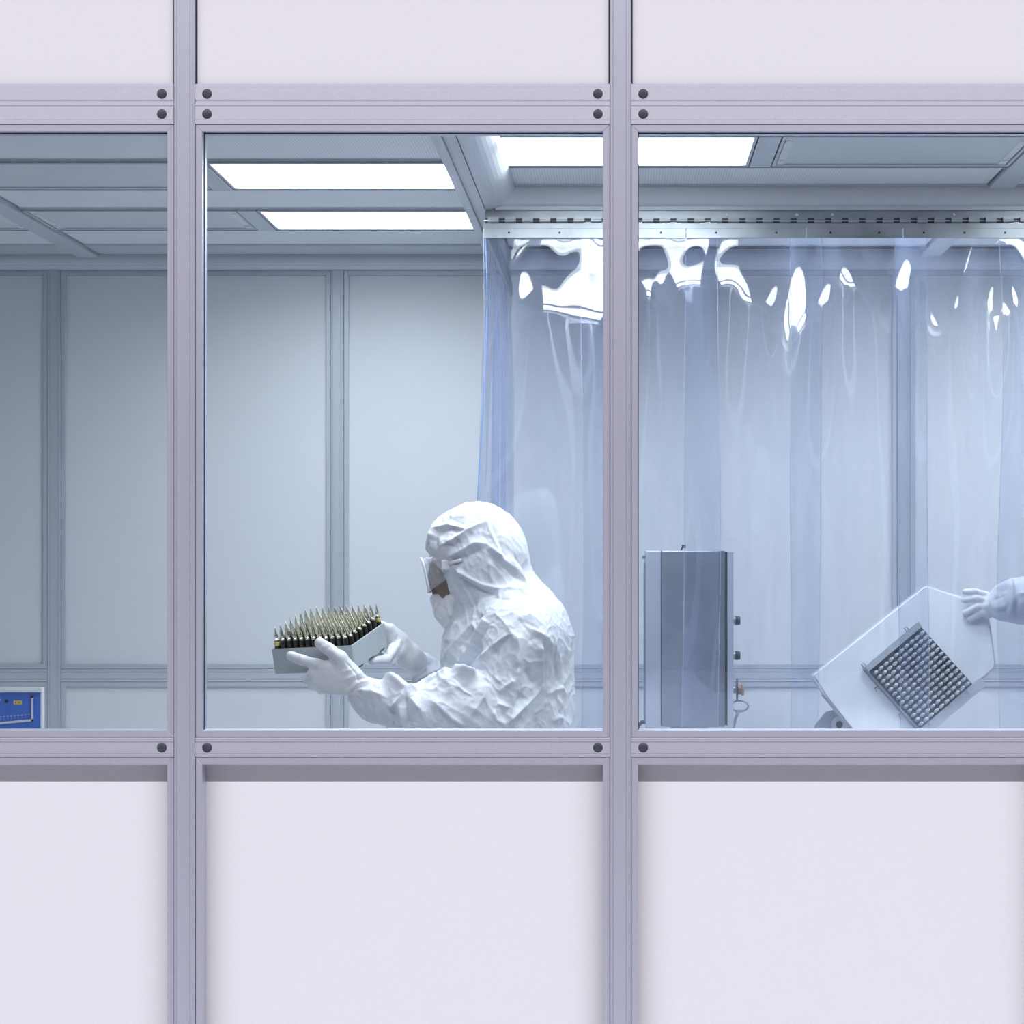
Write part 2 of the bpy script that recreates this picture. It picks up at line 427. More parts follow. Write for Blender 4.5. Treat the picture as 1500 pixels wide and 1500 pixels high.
# right bay in front of the curtain
XR0 = -.300
lamp(-.318, .346, 4.43, 4.775, True, 'lit white ceiling lamp right of the middle beam, above the strip curtain front')
lamp(.404, XBR0, 4.43, 4.775, False, 'unlit ceiling lamp with clear end plates right of the lit lamp')
bar(.347, .403, 4.43, 4.775)
filt(-.318, XBR0, 4.787, 5.045)
filt(.404, XBR0, 4.15, 4.42)
lamp(-.318, .346, 4.15, 4.415, True, 'added unseen fill lamp above the window header, right of the middle beam')  # unseen lamp, added to light the workers from the front
bar(XBR0, XBR1, 4.12, 5.05, ZC-.010)
for za, zb in ((XBR1, 2.45), (2.52, 3.05)):
    if za == XBR1:
        lamp(za, 1.78, 4.43, 4.775, True, 'lit ceiling lamp beyond the right grid beam, outside the right picture edge')
        filt(1.84, zb, 4.43, 4.775)
    else: filt(za, zb, 4.43, 4.775)
    filt(za, zb, 4.787, 5.045); filt(za, zb, 4.15, 4.42)
bar(2.45, 2.52, 4.12, 5.05, ZC-.010)
for yd in (4.425, 4.781): box('grid_bar', -.318, XR, yd-.004, yd+.004, ZC+.002, ZC+.02, CEILBAR, ceiling)
# behind the curtain
for za, zb in ((-.388, XBR0), (XBR1, 2.45)):
    filt(za, zb, 5.80, 6.05)
lamp(.404, XBR0, 5.13, 5.46, True, 'added unseen fill lamp over the white plate, hidden behind the curtain hinge rail')  # added out of sight to throw more light on the plate
filt(-.388, .404, 5.13, 5.46); filt(XBR1, 2.45, 5.13, 5.46); filt(-.388, .404, 5.47, 5.79)
lamp(1.40, 2.05, 5.47, 5.79, True, 'added unseen fill lamp over the second worker beyond the right picture edge')  # extra unseen lamp, added to brighten the right side behind the curtain
filt(.404, XBR0, 5.47, 5.79)
bar(XBR0, XBR1, 5.12, 6.21, ZC-.010)
# middle beam (aluminium, grooved) and the coves of the right bay
mb = [(XC0, ZC+.02), (XC0, ZC-.030), (XC0+.018, ZC-.034), (XC0+.020, ZC-.050), (XC0+.034, ZC-.052), (XC0+.036, ZC-.046),
      (XC0+.046, ZC-.046), (XC0+.048, ZC-.056), (XC1, ZC-.060), (XC1, ZC+.02)]
struct(extrude('trim_2', mb, YF+.05, 6.21, 'Y', INALU), 'grooved aluminium beam running back along the ceiling middle', 'beam')
ZCV = zf(308.5, YCURT)
cv = [(XC1+.001, ZCV)] + [(XC1+.001+(.088)*math.sin(a), ZCV+.004+(ZC-ZCV-.004)*(1-math.cos(a))) for a in [math.pi/2*k/10 for k in range(11)]] + [(XC1+.089, ZC+.02), (XC1+.001, ZC+.02)]
struct(extrude('trim_3', cv, YF+.05, YCURT-.002, 'Y', COVE), 'curved glossy cove beside the ceiling middle beam', 'trim')
cv = [(YCURT, ZCV), (YCURT-.012, ZCV), (YCURT-.012, ZCV+.010)] + [(YCURT-.012-.030*math.sin(a), ZCV+.010+(ZC-ZCV-.010)*(1-math.cos(a))) for a in [math.pi/2*k/10 for k in range(11)]] + [(YCURT-.042, ZC+.02), (YCURT, ZC+.02)]
struct(extrude('trim_4', cv, XC1+.03, XR, 'X', COVE), 'curved cove running above the strip curtain rail', 'trim')

# ================================================================== STRIP CURTAINS
rnd = random.Random(4)
def smooth(t): t = np.clip(t, 0, 1); return t*t*(3-2*t)
ZS = zf(349, YCURT)           # lower edge of the clamp bar
BUMPS = [  # px centre, px half width, px height of the slope, amplitude m, skew px
    (790, 26, 125, .030, -14), (850, 46, 140, .034, 0), (940, 12, 90, .02, 6), (962, 16, 110, .018, 8), (1022, 52, 80, .022, 0), (1106, 21, 110, .032, 3),
    (1188, 20, 150, .030, -16), (1257, 15, 80, .020, 0), (1304, 22, 90, .022, -10), (1392, 26, 170, .040, -6),
    (1470, 14, 120, .03, -4), (1492, 18, 130, .032, 2), (1560, 30, 110, .03, 0)]
def front_offset(x, z):
    d = np.zeros_like(x)
    px = VX+x*F/YCURT; dep = (ZS-z)*F/YCURT      # px below the clamp
    for c, w, h, a, sk in BUMPS:
        u = (px-(c+sk*np.clip(dep/h, 0, 1)-sk*.5))/(1.40*w*(1+np.clip((dep-h)/260, 0, 3)))
        g = np.exp(-np.abs(u)**2.4)
        d += 1.25*a*g*smooth(dep/h)*(1-.85*smooth((dep-h)/420))
    d += .006*np.sin(px/23.0+dep/160)*smooth(dep/200)+.006*np.sin(px/61.0-dep/300+1)*smooth(dep/120)
    d += .0025*np.sin(px/9.0+np.sin(dep/37.0)*1.5)*np.exp(-((dep-45)/45)**2)
    return d
def strip_mesh(name, ua, ub, fn, n=56, m=150):
    u = np.linspace(ua, ub, n); t = np.linspace(0, 1, m)**1.6
    z = (ZS+.045)-(ZS+.045-.04)*t
    U, Z = np.meshgrid(u, z, indexing='ij')
    pts = fn(U, Z).reshape(-1, 3)
    q = np.arange(n*m).reshape(n, m)
    fc = np.stack([q[:-1, :-1], q[1:, :-1], q[1:, 1:], q[:-1, 1:]], -1).reshape(-1, 4)
    me = bpy.data.meshes.new(name); me.from_pydata(pts.tolist(), [], fc.tolist())
    return me
def edge_tube(pts, parent, r=.0012):
    return tube('strip_edge', pts, r, PVCEDGE, parent, 5)
curt = tag(empty('strip_curtain', (.4, YCURT, 0)), 'clear plastic strip curtain facing the windows, hung from hinge rail', 'curtain')
starts = [-.4120+.2988*k for k in range(6)]
for k, xa in enumerate(starts):
    xb = xa+.389
    xa2 = max(xa, -.391)
    off = 0.004 if k % 2 else 0.0
    def fn(U, Z, off=off, k=k, xa=xa2, xb=xb):
        D = front_offset(U, Z)
        c = (U-(xa+xb)/2)/(xb-xa)
        low = smooth((ZS-Z)/1.2)
        D = D + (.010*np.sin(k*2.1)*c + .012*np.cos(c*5+k*1.7))*low
        sway = (.012*np.sin(k*1.9+.5)+.006*np.sin(Z*4+k))*low
        return np.stack([U+sway, YCURT-.006-off-D, Z], -1)
    o = link('strip', strip_mesh('strip', xa2, xb, fn), None, PVC, True); keep(o, curt)
    zz = (ZS+.04)-(ZS+.04-.05)*np.linspace(0, 1, 70)**1.5
    for xe in (xa2, xb):
        keep(tube('strip_edge', fn(np.full(70, xe), zz).tolist(), .0007, PVCLINE, None, 5), curt)
# hinge rail: upper leaf, clamp bars, knuckles, screws
XH0, XH1 = xf(709, YCURT), 1.66
zl = lambda py: zf(py, YCURT)
hinge = box('upper_leaf', XH0+.006, XH1, YCURT-.003, YCURT+.002, zl(325), ZCV+.002, HINGE); keep(hinge, curt)
lf = box('lower_leaf', XH0, XH1, YCURT-.014, YCURT-.011, zl(336), zl(328.5), HINGE); keep(lf, curt)
xx = XH0
cuts = [xf(p, YCURT) for p in (709, 1005, 1180, 1322, 1500, 1680)] + [XH1]
for a, b in zip(cuts, cuts[1:]):
    cb = box('clamp_bar', a, b-.0012, YCURT-.017, YCURT-.012, zl(350), zl(336.4), HINGE, None, .0008); keep(cb, curt)
    ns = max(2, round((b-a)/.139))
    for q in range(ns):
        sx = a+(q+.5)*(b-a)/ns
        keep(cyl('screw', (sx, YCURT-.0185, zl(342.5)), (sx, YCURT-.0165, zl(342.5)), .0032, BLACK), curt)
kn_me = None
kx = XH0+.012; kc = 0
while kx < XH1-.03:
    if kn_me is None:
        bm = bmesh.new(); cyl_bm(bm, (0, -.004, 0), (.031, -.004, 0), .0064, seg=14)
        bbox_bm(bm, 0.0, .031, -.0095, .004, 0.0, 0.009)
        kn_me = tomesh(bm, 'hinge_knuckle'); kn_me.materials.append(HINGE)
    o = bpy.data.objects.new('hinge_knuckle', kn_me); COL.objects.link(o)
    o.location = (kx, YCURT-.008, zl(324)); o.parent = curt; o.matrix_parent_inverse = Matrix.Translation(-curt.location)
    kx += .0490; kc += 1
rodp = tube('hinge_pin', [(XH0, YCURT-.008, zl(324)), (XH1, YCURT-.008, zl(324))], .003, STEEL, None, 8); keep(rodp, curt)
q = box('hinge_shadow_gap', XH0+.004, XH1, YCURT-.010, YCURT-.0035, zl(329.5), zl(321), GASKET); keep(q, curt)  # solid dark strip, stands in for the shade between the knuckles
for p in (1065, 1167, 1219, 1397):  # white discs painted as light showing through holes in the leaf
    q = cyl('lit_hole_dot', (xf(p, YCURT), YCURT-.0055, zl(315)), (xf(p, YCURT), YCURT-.0025, zl(315)), .0042, WHITE); keep(q, curt)

# side curtain running back to the wall
side = tag(empty('strip_curtain', (-.39, 5.6, 0)), 'bluish strip curtain seen edge-on behind the worker, running to back wall', 'curtain')
XS = -.386
def side_off(y, z, k):
    low = smooth((ZS-z)/1.3)
    return -(.050*np.exp(-((y-YCURT)/.30)**2)*low) + .016*np.sin(y*21+k*2)*smooth((ZS-z)/.35) + .008*np.sin(y*47+1)*smooth((ZS-z)/.2)
for k in range(4):
    ya = YCURT+.005+k*.285; yb = min(ya+.375, YB-.04)
    off = .004 if k % 2 else 0
    def fn(U, Z, off=off, k=k):
        return np.stack([XS+off+side_off(U, Z, k), U, Z], -1)
    o = link('strip', strip_mesh('strip', ya, yb, fn, 40, 90), None, PVC, True); keep(o, side)
    zz = np.linspace(ZS+.04, .05, 60)
    for yy in ((ya, yb) if k == 0 else (yb,)):
        e = edge_tube(fn(np.full(60, yy), zz).tolist(), None, .0016 if yy == ya else .001); keep(e, side)
o = box('upper_leaf', XS-.002, XS+.002, YCURT+.01, 6.21, zl(325), ZCV-.0, HINGE); keep(o, side)
o = box('clamp_bar', XS-.008, XS+.008, YCURT+.01, 6.21, zl(350), zl(328), DSTEEL); keep(o, side)
ky = YCURT+.03
while ky < 6.18:
    o = cyl('hinge_knuckle', (XS, ky, zl(325)), (XS, ky+.026, zl(325)), .0065, HINGE); keep(o, side); ky += .049

# ================================================================== SIGNED-DISTANCE MODELLING (bodies, cloth, gloves)
def rc(a, r1, b, r2=None, k=.02, sub=False):
    return dict(t='rc', a=np.array(a, float), b=np.array(b, float), r1=r1, r2=r1 if r2 is None else r2, k=k, sub=sub)
def el(c, r, k=.03, rot=0.0, sub=False):       # rot: tilt in the x,z plane (degrees)
    return dict(t='el', c=np.array(c, float), r=np.array(r, float), k=k, rot=math.radians(rot), sub=sub)
def pbox(p):
    if p['t'] == 'rc':
        R = max(p['r1'], p['r2']); return np.minimum(p['a'], p['b'])-R, np.maximum(p['a'], p['b'])+R
    R = p['r'].copy()
    if p['rot']: R[0] = R[2] = max(R[0], R[2])
    return p['c']-R, p['c']+R
def pdist(p, X, Y, Z):
    if p['t'] == 'rc':
        a, b = p['a'], p['b']; d = b-a; L = max(float(d@d), 1e-12)
        x, y, z = X-a[0], Y-a[1], Z-a[2]
        t = np.clip((x*d[0]+y*d[1]+z*d[2])/L, 0, 1)
        return np.sqrt((x-t*d[0])**2+(y-t*d[1])**2+(z-t*d[2])**2)-(p['r1']+(p['r2']-p['r1'])*t)
    x, y, z = X-p['c'][0], Y-p['c'][1], Z-p['c'][2]
    if p['rot']:
        c, s = math.cos(p['rot']), math.sin(p['rot']); x, z = c*x+s*z, -s*x+c*z
    r = p['r']
    k0 = np.sqrt((x/r[0])**2+(y/r[1])**2+(z/r[2])**2); k1 = np.sqrt((x/r[0]**2)**2+(y/r[1]**2)**2+(z/r[2]**2)**2)
    return k0*(k0-1)/np.maximum(k1, 1e-9)
def sdf_grid(prims, h):
    lo = np.min([pbox(p)[0] for p in prims if not p['sub']], axis=0)-3*h-.01
    hi = np.max([pbox(p)[1] for p in prims if not p['sub']], axis=0)+3*h+.01
    n = np.ceil((hi-lo)/h).astype(int)+1
    D = np.full(n, 0.2, np.float32)
    ax = [(lo[i]+h*np.arange(n[i])).astype(np.float32) for i in range(3)]
    for p in prims:
        a, b = pbox(p); m = p['k']+.02
        i0 = np.clip(((a-m-lo)/h).astype(int), 0, n-1); i1 = np.clip(((b+m-lo)/h).astype(int)+2, 1, n)
        if np.any(i1 <= i0): continue
        sl = tuple(slice(i0[i], i1[i]) for i in range(3))
        X = ax[0][sl[0]][:, None, None]; Y = ax[1][sl[1]][None, :, None]; Z = ax[2][sl[2]][None, None, :]
        d = pdist(p, X, Y, Z).astype(np.float32); o = D[sl]; k = p['k']
        if p['sub']:
            hh = np.maximum(k-np.abs(o+d), 0)/k; D[sl] = np.maximum(o, -d)+hh*hh*k*.25
        else:
            hh = np.maximum(k-np.abs(o-d), 0)/k; D[sl] = np.minimum(o, d)-hh*hh*k*.25
    return D, lo, h
def surface_nets(D, lo, h):
    s = D < 0; n = np.array(D.shape)
    c = np.zeros(n-1, np.int8)
    for dx in (0, 1):
        for dy in (0, 1):
            for dz in (0, 1):
                c += s[dx:n[0]-1+dx, dy:n[1]-1+dy, dz:n[2]-1+dz]
    act = (c > 0) & (c < 8); I = np.argwhere(act)
    idx = np.full(n-1, -1, np.int64); idx[act] = np.arange(len(I))
    acc = np.zeros((len(I), 3)); cnt = np.zeros(len(I))
    for axis in range(3):
        o1, o2 = [a for a in range(3) if a != axis]
        for u in (0, 1):
            for v in (0, 1):
                A = I.copy(); A[:, o1] += u; A[:, o2] += v; B = A.copy(); B[:, axis] += 1
                da, db = D[A[:, 0], A[:, 1], A[:, 2]], D[B[:, 0], B[:, 1], B[:, 2]]
                q = (da < 0) != (db < 0)
                t = np.where(q, da/np.where(q, da-db, 1), 0)
                pos = A.astype(float); pos[:, axis] += t
                acc[q] += pos[q]; cnt[q] += 1
    V = acc/cnt[:, None]*h+lo
    Q = []
    for axis in range(3):
        o1, o2 = (axis+1) % 3, (axis+2) % 3
        sa = [slice(None)]*3; sb = [slice(None)]*3
        sa[axis] = slice(0, n[axis]-1); sb[axis] = slice(1, n[axis])
        a, b = s[tuple(sa)], s[tuple(sb)]
        E_ = np.argwhere(a != b)
        ok = (E_[:, o1] > 0) & (E_[:, o2] > 0) & (E_[:, o1] < n[o1]-1) & (E_[:, o2] < n[o2]-1); E_ = E_[ok]
        fl = a[E_[:, 0], E_[:, 1], E_[:, 2]]
        def g(du, dv):
            T = E_.copy(); T[:, o1] -= du; T[:, o2] -= dv; return idx[T[:, 0], T[:, 1], T[:, 2]]
        q = np.stack([g(1, 1), g(0, 1), g(0, 0), g(1, 0)], 1)
        q[~fl] = q[~fl][:, ::-1]; Q.append(q)
    return V, np.concatenate(Q)
def relax(V, Q, it=3, lam=.5):
    A = np.concatenate([Q[:, 0], Q[:, 1], Q[:, 2], Q[:, 3]]); B = np.concatenate([Q[:, 1], Q[:, 2], Q[:, 3], Q[:, 0]])
    i = np.concatenate([A, B]); j = np.concatenate([B, A]); cnt = np.bincount(i, minlength=len(V))[:, None]
    for _ in range(it):
        S = np.stack([np.bincount(i, V[j, k], len(V)) for k in range(3)], 1)
        V = V+lam*(S/np.maximum(cnt, 1)-V)
    return V
def normals(V, Q):
    N = np.cross(V[Q[:, 2]]-V[Q[:, 0]], V[Q[:, 3]]-V[Q[:, 1]])
    S = np.zeros_like(V)
    for k in range(4):
        for c in range(3): S[:, c] += np.bincount(Q[:, k], N[:, c], len(V))
    return S/np.maximum(np.linalg.norm(S, axis=1, keepdims=True), 1e-12)
def hash3(i, seed):
    i = i.astype(np.int64)
    h = (i[..., 0]*73856093) ^ (i[..., 1]*19349663) ^ (i[..., 2]*83492791) ^ (seed*2654435761)
    h = (h ^ (h >> 13))*1274126177 & 0x7fffffff
    h = h ^ (h >> 16)
    return (h & 0xffff)/65535.0
def vnoise(X, seed=0):
    i = np.floor(X).astype(int); f = X-i; f = f*f*(3-2*f); r = 0
    for a in (0, 1):
        for b in (0, 1):
            for c in (0, 1):
                w = (f[:, 0] if a else 1-f[:, 0])*(f[:, 1] if b else 1-f[:, 1])*(f[:, 2] if c else 1-f[:, 2])
                r = r+w*hash3(i+np.array([a, b, c]), seed)
    return r
def worley(X, seed=0):
    i = np.floor(X).astype(int); best = np.full(len(X), 9.0)
    for a in (-1, 0, 1):
        for b in (-1, 0, 1):
            for c in (-1, 0, 1):
                q = i+np.array([a, b, c])
                p = q+np.stack([hash3(q, seed), hash3(q, seed+7), hash3(q, seed+13)], -1)
                best = np.minimum(best, ((X-p)**2).sum(1))
    return np.sqrt(best)
def fold_height(V, N, folds):
    px = VX+V[:, 0]*F/V[:, 1]; py = VY-(V[:, 2]-EYE)*F/V[:, 1]
    face = np.clip((-N[:, 1]-.05)/.3, 0, 1); H = np.zeros(len(V))
    for pts, amp, w in folds:
        d = np.full(len(V), 1e9); end = np.ones(len(V)); tot = len(pts)-1
        for s_, (a, b) in enumerate(zip(pts, pts[1:])):
            dx, dy = b[0]-a[0], b[1]-a[1]; L = dx*dx+dy*dy
            t = np.clip(((px-a[0])*dx+(py-a[1])*dy)/L, 0, 1)
            dd = np.hypot(px-a[0]-t*dx, py-a[1]-t*dy)
            q = dd < d; d = np.where(q, dd, d)
            tt = (s_+t)/tot; end = np.where(q, np.minimum(1, np.minimum(tt, 1-tt)*5+.25), end)
        H += 1.55*amp*np.exp(-(d/(w*.95))**1.1)*end*face
    return H
def sdf_obj(name, prims, h, m, parent=None, it=2, disp=None):
    D, lo, hh = sdf_grid(prims, h)
    V, Q = surface_nets(D, lo, hh); V = relax(V, Q, it)
    if disp is not None:
        N = normals(V, Q); V = V+N*disp(V, N)[:, None]
    me = bpy.data.meshes.new(name)
    me.vertices.add(len(V)); me.vertices.foreach_set('co', V.astype(np.float32).ravel())
    me.loops.add(len(Q)*4); me.loops.foreach_set('vertex_index', Q.astype(np.int32).ravel())
    me.polygons.add(len(Q)); me.polygons.foreach_set('loop_start', np.arange(0, len(Q)*4, 4, dtype=np.int32))
    me.polygons.foreach_set('use_smooth', np.ones(len(Q), bool))
    me.update(calc_edges=True); me.validate()
    o = link(name, me, None, m)
    if parent is not None: keep(o, parent)
    return o

SKIN = mat('skin', (0.22, 0.155, 0.12), 0.5, noise=.06, nscale=60)
HAIR = mat('dark_hair', (0.02, 0.016, 0.014), 0.5)
MASKM = mat('white_mask_fabric', (0.78, 0.80, 0.83), 0.7, bump=.12, bscale=220)
GOGFRAME = mat('goggle_white_frame', (0.80, 0.83, 0.86), 0.3)
GOGCLEAR = clear_mat('goggle_clear_skirt', (0.96, 0.97, 0.98), 1.4, 0.15, 0.27, (0.95, 0.97, 1.0), diff=.85)
LENS = clear_mat('goggle_lens', (0.93, 0.95, 0.96), 1.55, 0.02, 0.06)

# ------------------------------------------------------------------ worker with the tray
YW = 4.70
w1 = tag(empty('person', (xf(745, 4.72), 4.72, 0)), 'person in white hooded coverall, goggles, mask and gloves holding a tray of ampoules', 'person')
suit = [
    el(P(700, 808, YW), (.126, .112, .130), .03, 12), el(P(716, 842, YW), (.098, .104, .098), .05), el(P(655, 798, YW), (.045, .080, .062), .04),
    el(P(694, 872, YW), (.062, .090, .075), .05),
    # face opening
    el(P(614, 868, YW), (.118, .098, .112), .010, sub=True),
    rc(P(728, 880, YW), .075, P(742, 925, 4.72), .115, .05),
    el(P(704, 912, 4.71), (.062, .10, .045), .04),
    el(P(752, 985, 4.72), (.152, .200, .26), .06), el(P(766, 930, 4.72), (.112, .180, .105), .07),
    rc(P(752, 934, 4.56), .078, P(752, 934, 4.88), .078, .06),
    el(P(700, 965, 4.71), (.092, .15, .115), .06), el(P(752, 1110, 4.72), (.158, .195, .30), .08),
    # near sleeve
    rc(P(760, 938, 4.54), .080, P(726, 1062, 4.48), .076, .05), rc(P(726, 1062, 4.48), .076, P(610, 1046, 4.44), .062, .03),
    rc(P(610, 1046, 4.44), .062, P(537, 1019, 4.423), .042, .03), el(P(668, 1032, 4.47), (.108, .07, .086), .03, -8),
    el(P(577, 1017, 4.43), (.034, .034, .046), .018),
    # far sleeve
    rc(P(740, 935, 4.90), .080, P(700, 1045, 4.93), .07, .05), rc(P(700, 1045, 4.93), .07, P(626, 985, 4.76), .037, .03),
    el(P(622, 972, 4.76), (.022, .034, .026), .015), el(P(546, 1036, 4.43), (.034, .036, .036), .02)]
c6 = lambda *p: [(560+x/4.1667, 720+y/4.1667) for x, y in p]
FOLDS = [
    (c6((570, 795), (640, 735), (730, 655), (790, 672), (940, 612)), -.007, 4.5), (c6((590, 770), (720, 690), (800, 690), (950, 640)), .006, 8),
    (c6((720, 590), (712, 655)), .005, 4), (c6((660, 725), (580, 870), (500, 1000), (440, 1110)), .006, 4), (c6((690, 760), (600, 900), (540, 1010)), -.004, 6),
    (c6((565, 800), (480, 900), (370, 1040)), .006, 5), (c6((470, 790), (400, 930)), .006, 6), (c6((560, 830), (470, 960)), -.005, 5),
    (c6((660, 955), (600, 1050), (548, 1132), (445, 1112)), .010, 5), (c6((600, 930), (540, 1040), (500, 1090)), -.009, 9),
    (c6((795, 862), (730, 930), (670, 1000)), -.006, 8), (c6((820, 870), (835, 960), (820, 1080)), .006, 6), (c6((660, 960), (760, 880), (810, 870)), .006, 5),
    (c6((962, 920), (966, 1060), (965, 1188)), .009, 4.5), (c6((985, 920), (990, 1060), (985, 1190)), -.009, 6),
    (c6((965, 1190), (880, 1290), (752, 1428)), .009, 4), (c6((985, 1200), (900, 1310), (790, 1430)), -.010, 6),
    (c6((830, 1060), (800, 1200), (775, 1410)), .007, 4), (c6((870, 1080), (930, 1180)), -.005, 6), (c6((850, 1230), (790, 1330)), -.004, 7),
    (c6((670, 1340), (700, 1400), (745, 1425)), .005, 4), (c6((700, 1300), (770, 1320)), .004, 4), (c6((720, 1220), (800, 1150)), .005, 4),
    (c6((1075, 960), (1085, 1150), (1075, 1300), (1080, 1450)), .006, 4), (c6((1050, 930), (1062, 1120), (1050, 1300)), -.006, 6),
    (c6((1110, 1000), (1120, 1200), (1110, 1440)), -.004, 5), (c6((1000, 1240), (1080, 1200), (1130, 1240)), .004, 4), (c6((1030, 1400), (1080, 1370)), .004, 4),
    (c6((900, 830), (1010, 900), (1060, 1000)), .004, 5), (c6((870, 790), (960, 850)), -.003, 5), (c6((830, 780), (890, 850), (920, 930)), -.004, 8),
    (c6((150, 1215), (240, 1130), (330, 1092), (420, 1090)), .010, 5), (c6((175, 1235), (260, 1165), (350, 1120)), -.006, 6),
    (c6((420, 1090), (500, 1125), (560, 1140)), .008, 4), (c6((-10, 1130), (60, 1140), (140, 1232)), .009, 6), (c6((140, 1232), (90, 1290), (45, 1330)), .010, 4),
    (c6((140, 1232), (150, 1330), (165, 1445)), -.011, 6), (c6((170, 1260), (190, 1290), (230, 1340)), .007, 4), (c6((60, 1300), (70, 1380), (60, 1440)), -.006, 5),
    (c6((110, 1300), (125, 1440)), .007, 4), (c6((-150, 1215), (-60, 1225), (20, 1260)), .005, 4), (c6((-120, 1240), (-110, 1350), (-100, 1440)), -.004, 7),
    (c6((300, 1280), (420, 1380), (500, 1430)), .006, 5), (c6((330, 1330), (400, 1400)), -.004, 6), (c6((430, 1230), (400, 1160), (330, 1140)), .003, 10),
    (c6((630, 1170), (620, 1260), (540, 1370)), .006, 6), (c6((560, 1250), (480, 1180)), -.003, 10),
    # hood
    (c6((300, 300), (325, 230), (400, 208), (515, 232)), .006, 3.5), (c6((335, 255), (420, 225), (510, 245)), -.006, 4.5), (c6((340, 340), (440, 290), (520, 240), (620, 190)), .006, 4),
    (c6((360, 330), (440, 330), (470, 290)), -.005, 6), (c6((420, 150), (400, 175), (340, 190)), -.004, 4), (c6((440, 160), (520, 150), (620, 130)), .003, 6),
    (c6((625, 90), (630, 180), (690, 320), (735, 440)), .005, 4), (c6((655, 190), (710, 320), (750, 430)), -.004, 5), (c6((400, 400), (470, 370), (560, 315), (640, 320)), .006, 5),
    (c6((420, 430), (520, 390), (600, 350)), -.005, 6), (c6((640, 325), (720, 400), (800, 470), (868, 560)), .006, 5), (c6((650, 370), (740, 450), (840, 550)), -.004, 6),
    (c6((440, 465), (520, 520), (600, 565), (715, 598)), .007, 4), (c6((455, 500), (530, 560), (600, 600), (700, 640)), -.006, 5), (c6((470, 470), (490, 560), (560, 700)), .005, 4),
    (c6((500, 540), (540, 640), (580, 715)), -.005, 4), (c6((720, 250), (725, 330), (720, 420)), .003, 4), (c6((800, 380), (860, 480), (870, 520)), -.004, 4), (c6((770, 400), (830, 480), (860, 570)), .004, 4),
    (c6((860, 565), (845, 605), (720, 590)), .004, 4), (c6((820, 190), (850, 330), (870, 450)), .003, 5), (c6((655, 420), (660, 520), (670, 560)), .003, 3),
    (c6((310, 250), (300, 300), (310, 350)), .004, 3), (c6((345, 250), (330, 300), (335, 350)), -.004, 3)]
def suit_disp(V, N):
    warp = np.stack([vnoise(V*9, 1), vnoise(V*9, 2), vnoise(V*9, 3)], 1)*.06
    W = V+warp
    hd = np.clip((V[:, 2]-(EYE-.13))/.05, 0, 1)
    a = (worley(W*np.array([16, 12, 8.0]), 5)-.5)*.0035
    def ridge(M_, seed, p=4): return (1-np.abs(2*vnoise(W@M_, seed)-1))**p
    b = ridge(np.array([[34, 0, -8], [0, 26, 0], [14, 0, 15.0]]), 21)*.0040+ridge(np.array([[18, 0, 26], [0, 24, 0], [-20, 0, 30.0]]), 22)*.0035
    c = ridge(np.array([[60, 0, 20], [0, 60, 0], [-30, 0, 44.0]]), 23)*.0012+ridge(np.array([[70, 0, -30], [0, 50, 0], [40, 0, 40.0]]), 24)*.0010
    return a*(1-.5*hd)+b*(.7-.25*hd)+c+1.15*fold_height(V, N, FOLDS)
sdf_obj('coverall', suit, .0032, SUIT, w1, 2, suit_disp)
def leg_disp(V, N): return (worley(V*np.array([12, 12, 7.0]), 3)-.5)*.012
xw = xf(752, 4.72)
sdf_obj('coverall_trousers', [el((xw, 4.72, .90), (.155, .19, .16), .05), rc((xw, 4.62, .86), .105, (xw-.02, 4.60, .46), .085, .05), rc((xw-.02, 4.60, .46), .085, (xw, 4.60, .07), .072, .03),
        rc((xw, 4.82, .86), .105, (xw+.02, 4.84, .46), .085, .05), rc((xw+.02, 4.84, .46), .085, (xw+.03, 4.84, .07), .072, .03)], .009, SUIT, w1, 2, leg_disp)
for yy, dx in ((4.60, 0), (4.84, .03)):
    sdf_obj('overshoe', [rc((xw+dx+.03, yy, .055), .053, (xw+dx-.13, yy, .045), .043, .03), rc((xw+dx-.03, yy, .07), .056, (xw+dx, yy, .16), .062, .03)], .006, SUIT, w1)
# body under the clothes: head with face, neck, torso, arms
hx = lambda px, py, dy=0: P(px, py, YW+dy)
sdf_obj('body', [el(hx(693, 815), (.088, .074, .100), .02, 12), el(hx(667, 850), (.060, .062, .080), .04), rc(hx(643, 815, -.03), .020, hx(643, 815, .03), .020, .02),
        rc(hx(637, 832), .010, hx(631, 853), .014, .02), el(hx(650, 892), (.030, .035, .024), .03), el(hx(645, 870), (.02, .03, .01), .012),
        rc(hx(690, 850), .058, P(722, 905, 4.71), .062, .04), el(hx(690, 838, -.076), (.016, .010, .03), .01), el(hx(690, 838, .076), (.016, .010, .03), .01),
        el(P(752, 1000, 4.72), (.10, .16, .24), .06), rc(P(750, 935, 4.60), .05, P(750, 935, 4.84), .05, .05),
        rc(P(757, 945, 4.57), .045, P(726, 1060, 4.49), .042, .03), rc(P(726, 1060, 4.49), .042, P(540, 1016, 4.425), .026, .03),
        rc(P(745, 945, 4.88), .045, P(700, 1042, 4.93), .042, .03), rc(P(700, 1042, 4.93), .042, P(620, 982, 4.75), .024, .03),
        el(hx(641, 834, -.033), (.014, .018, .013), .008, sub=True), el(hx(641, 834, .033), (.014, .018, .013), .008, sub=True)], .0045, SKIN, w1)
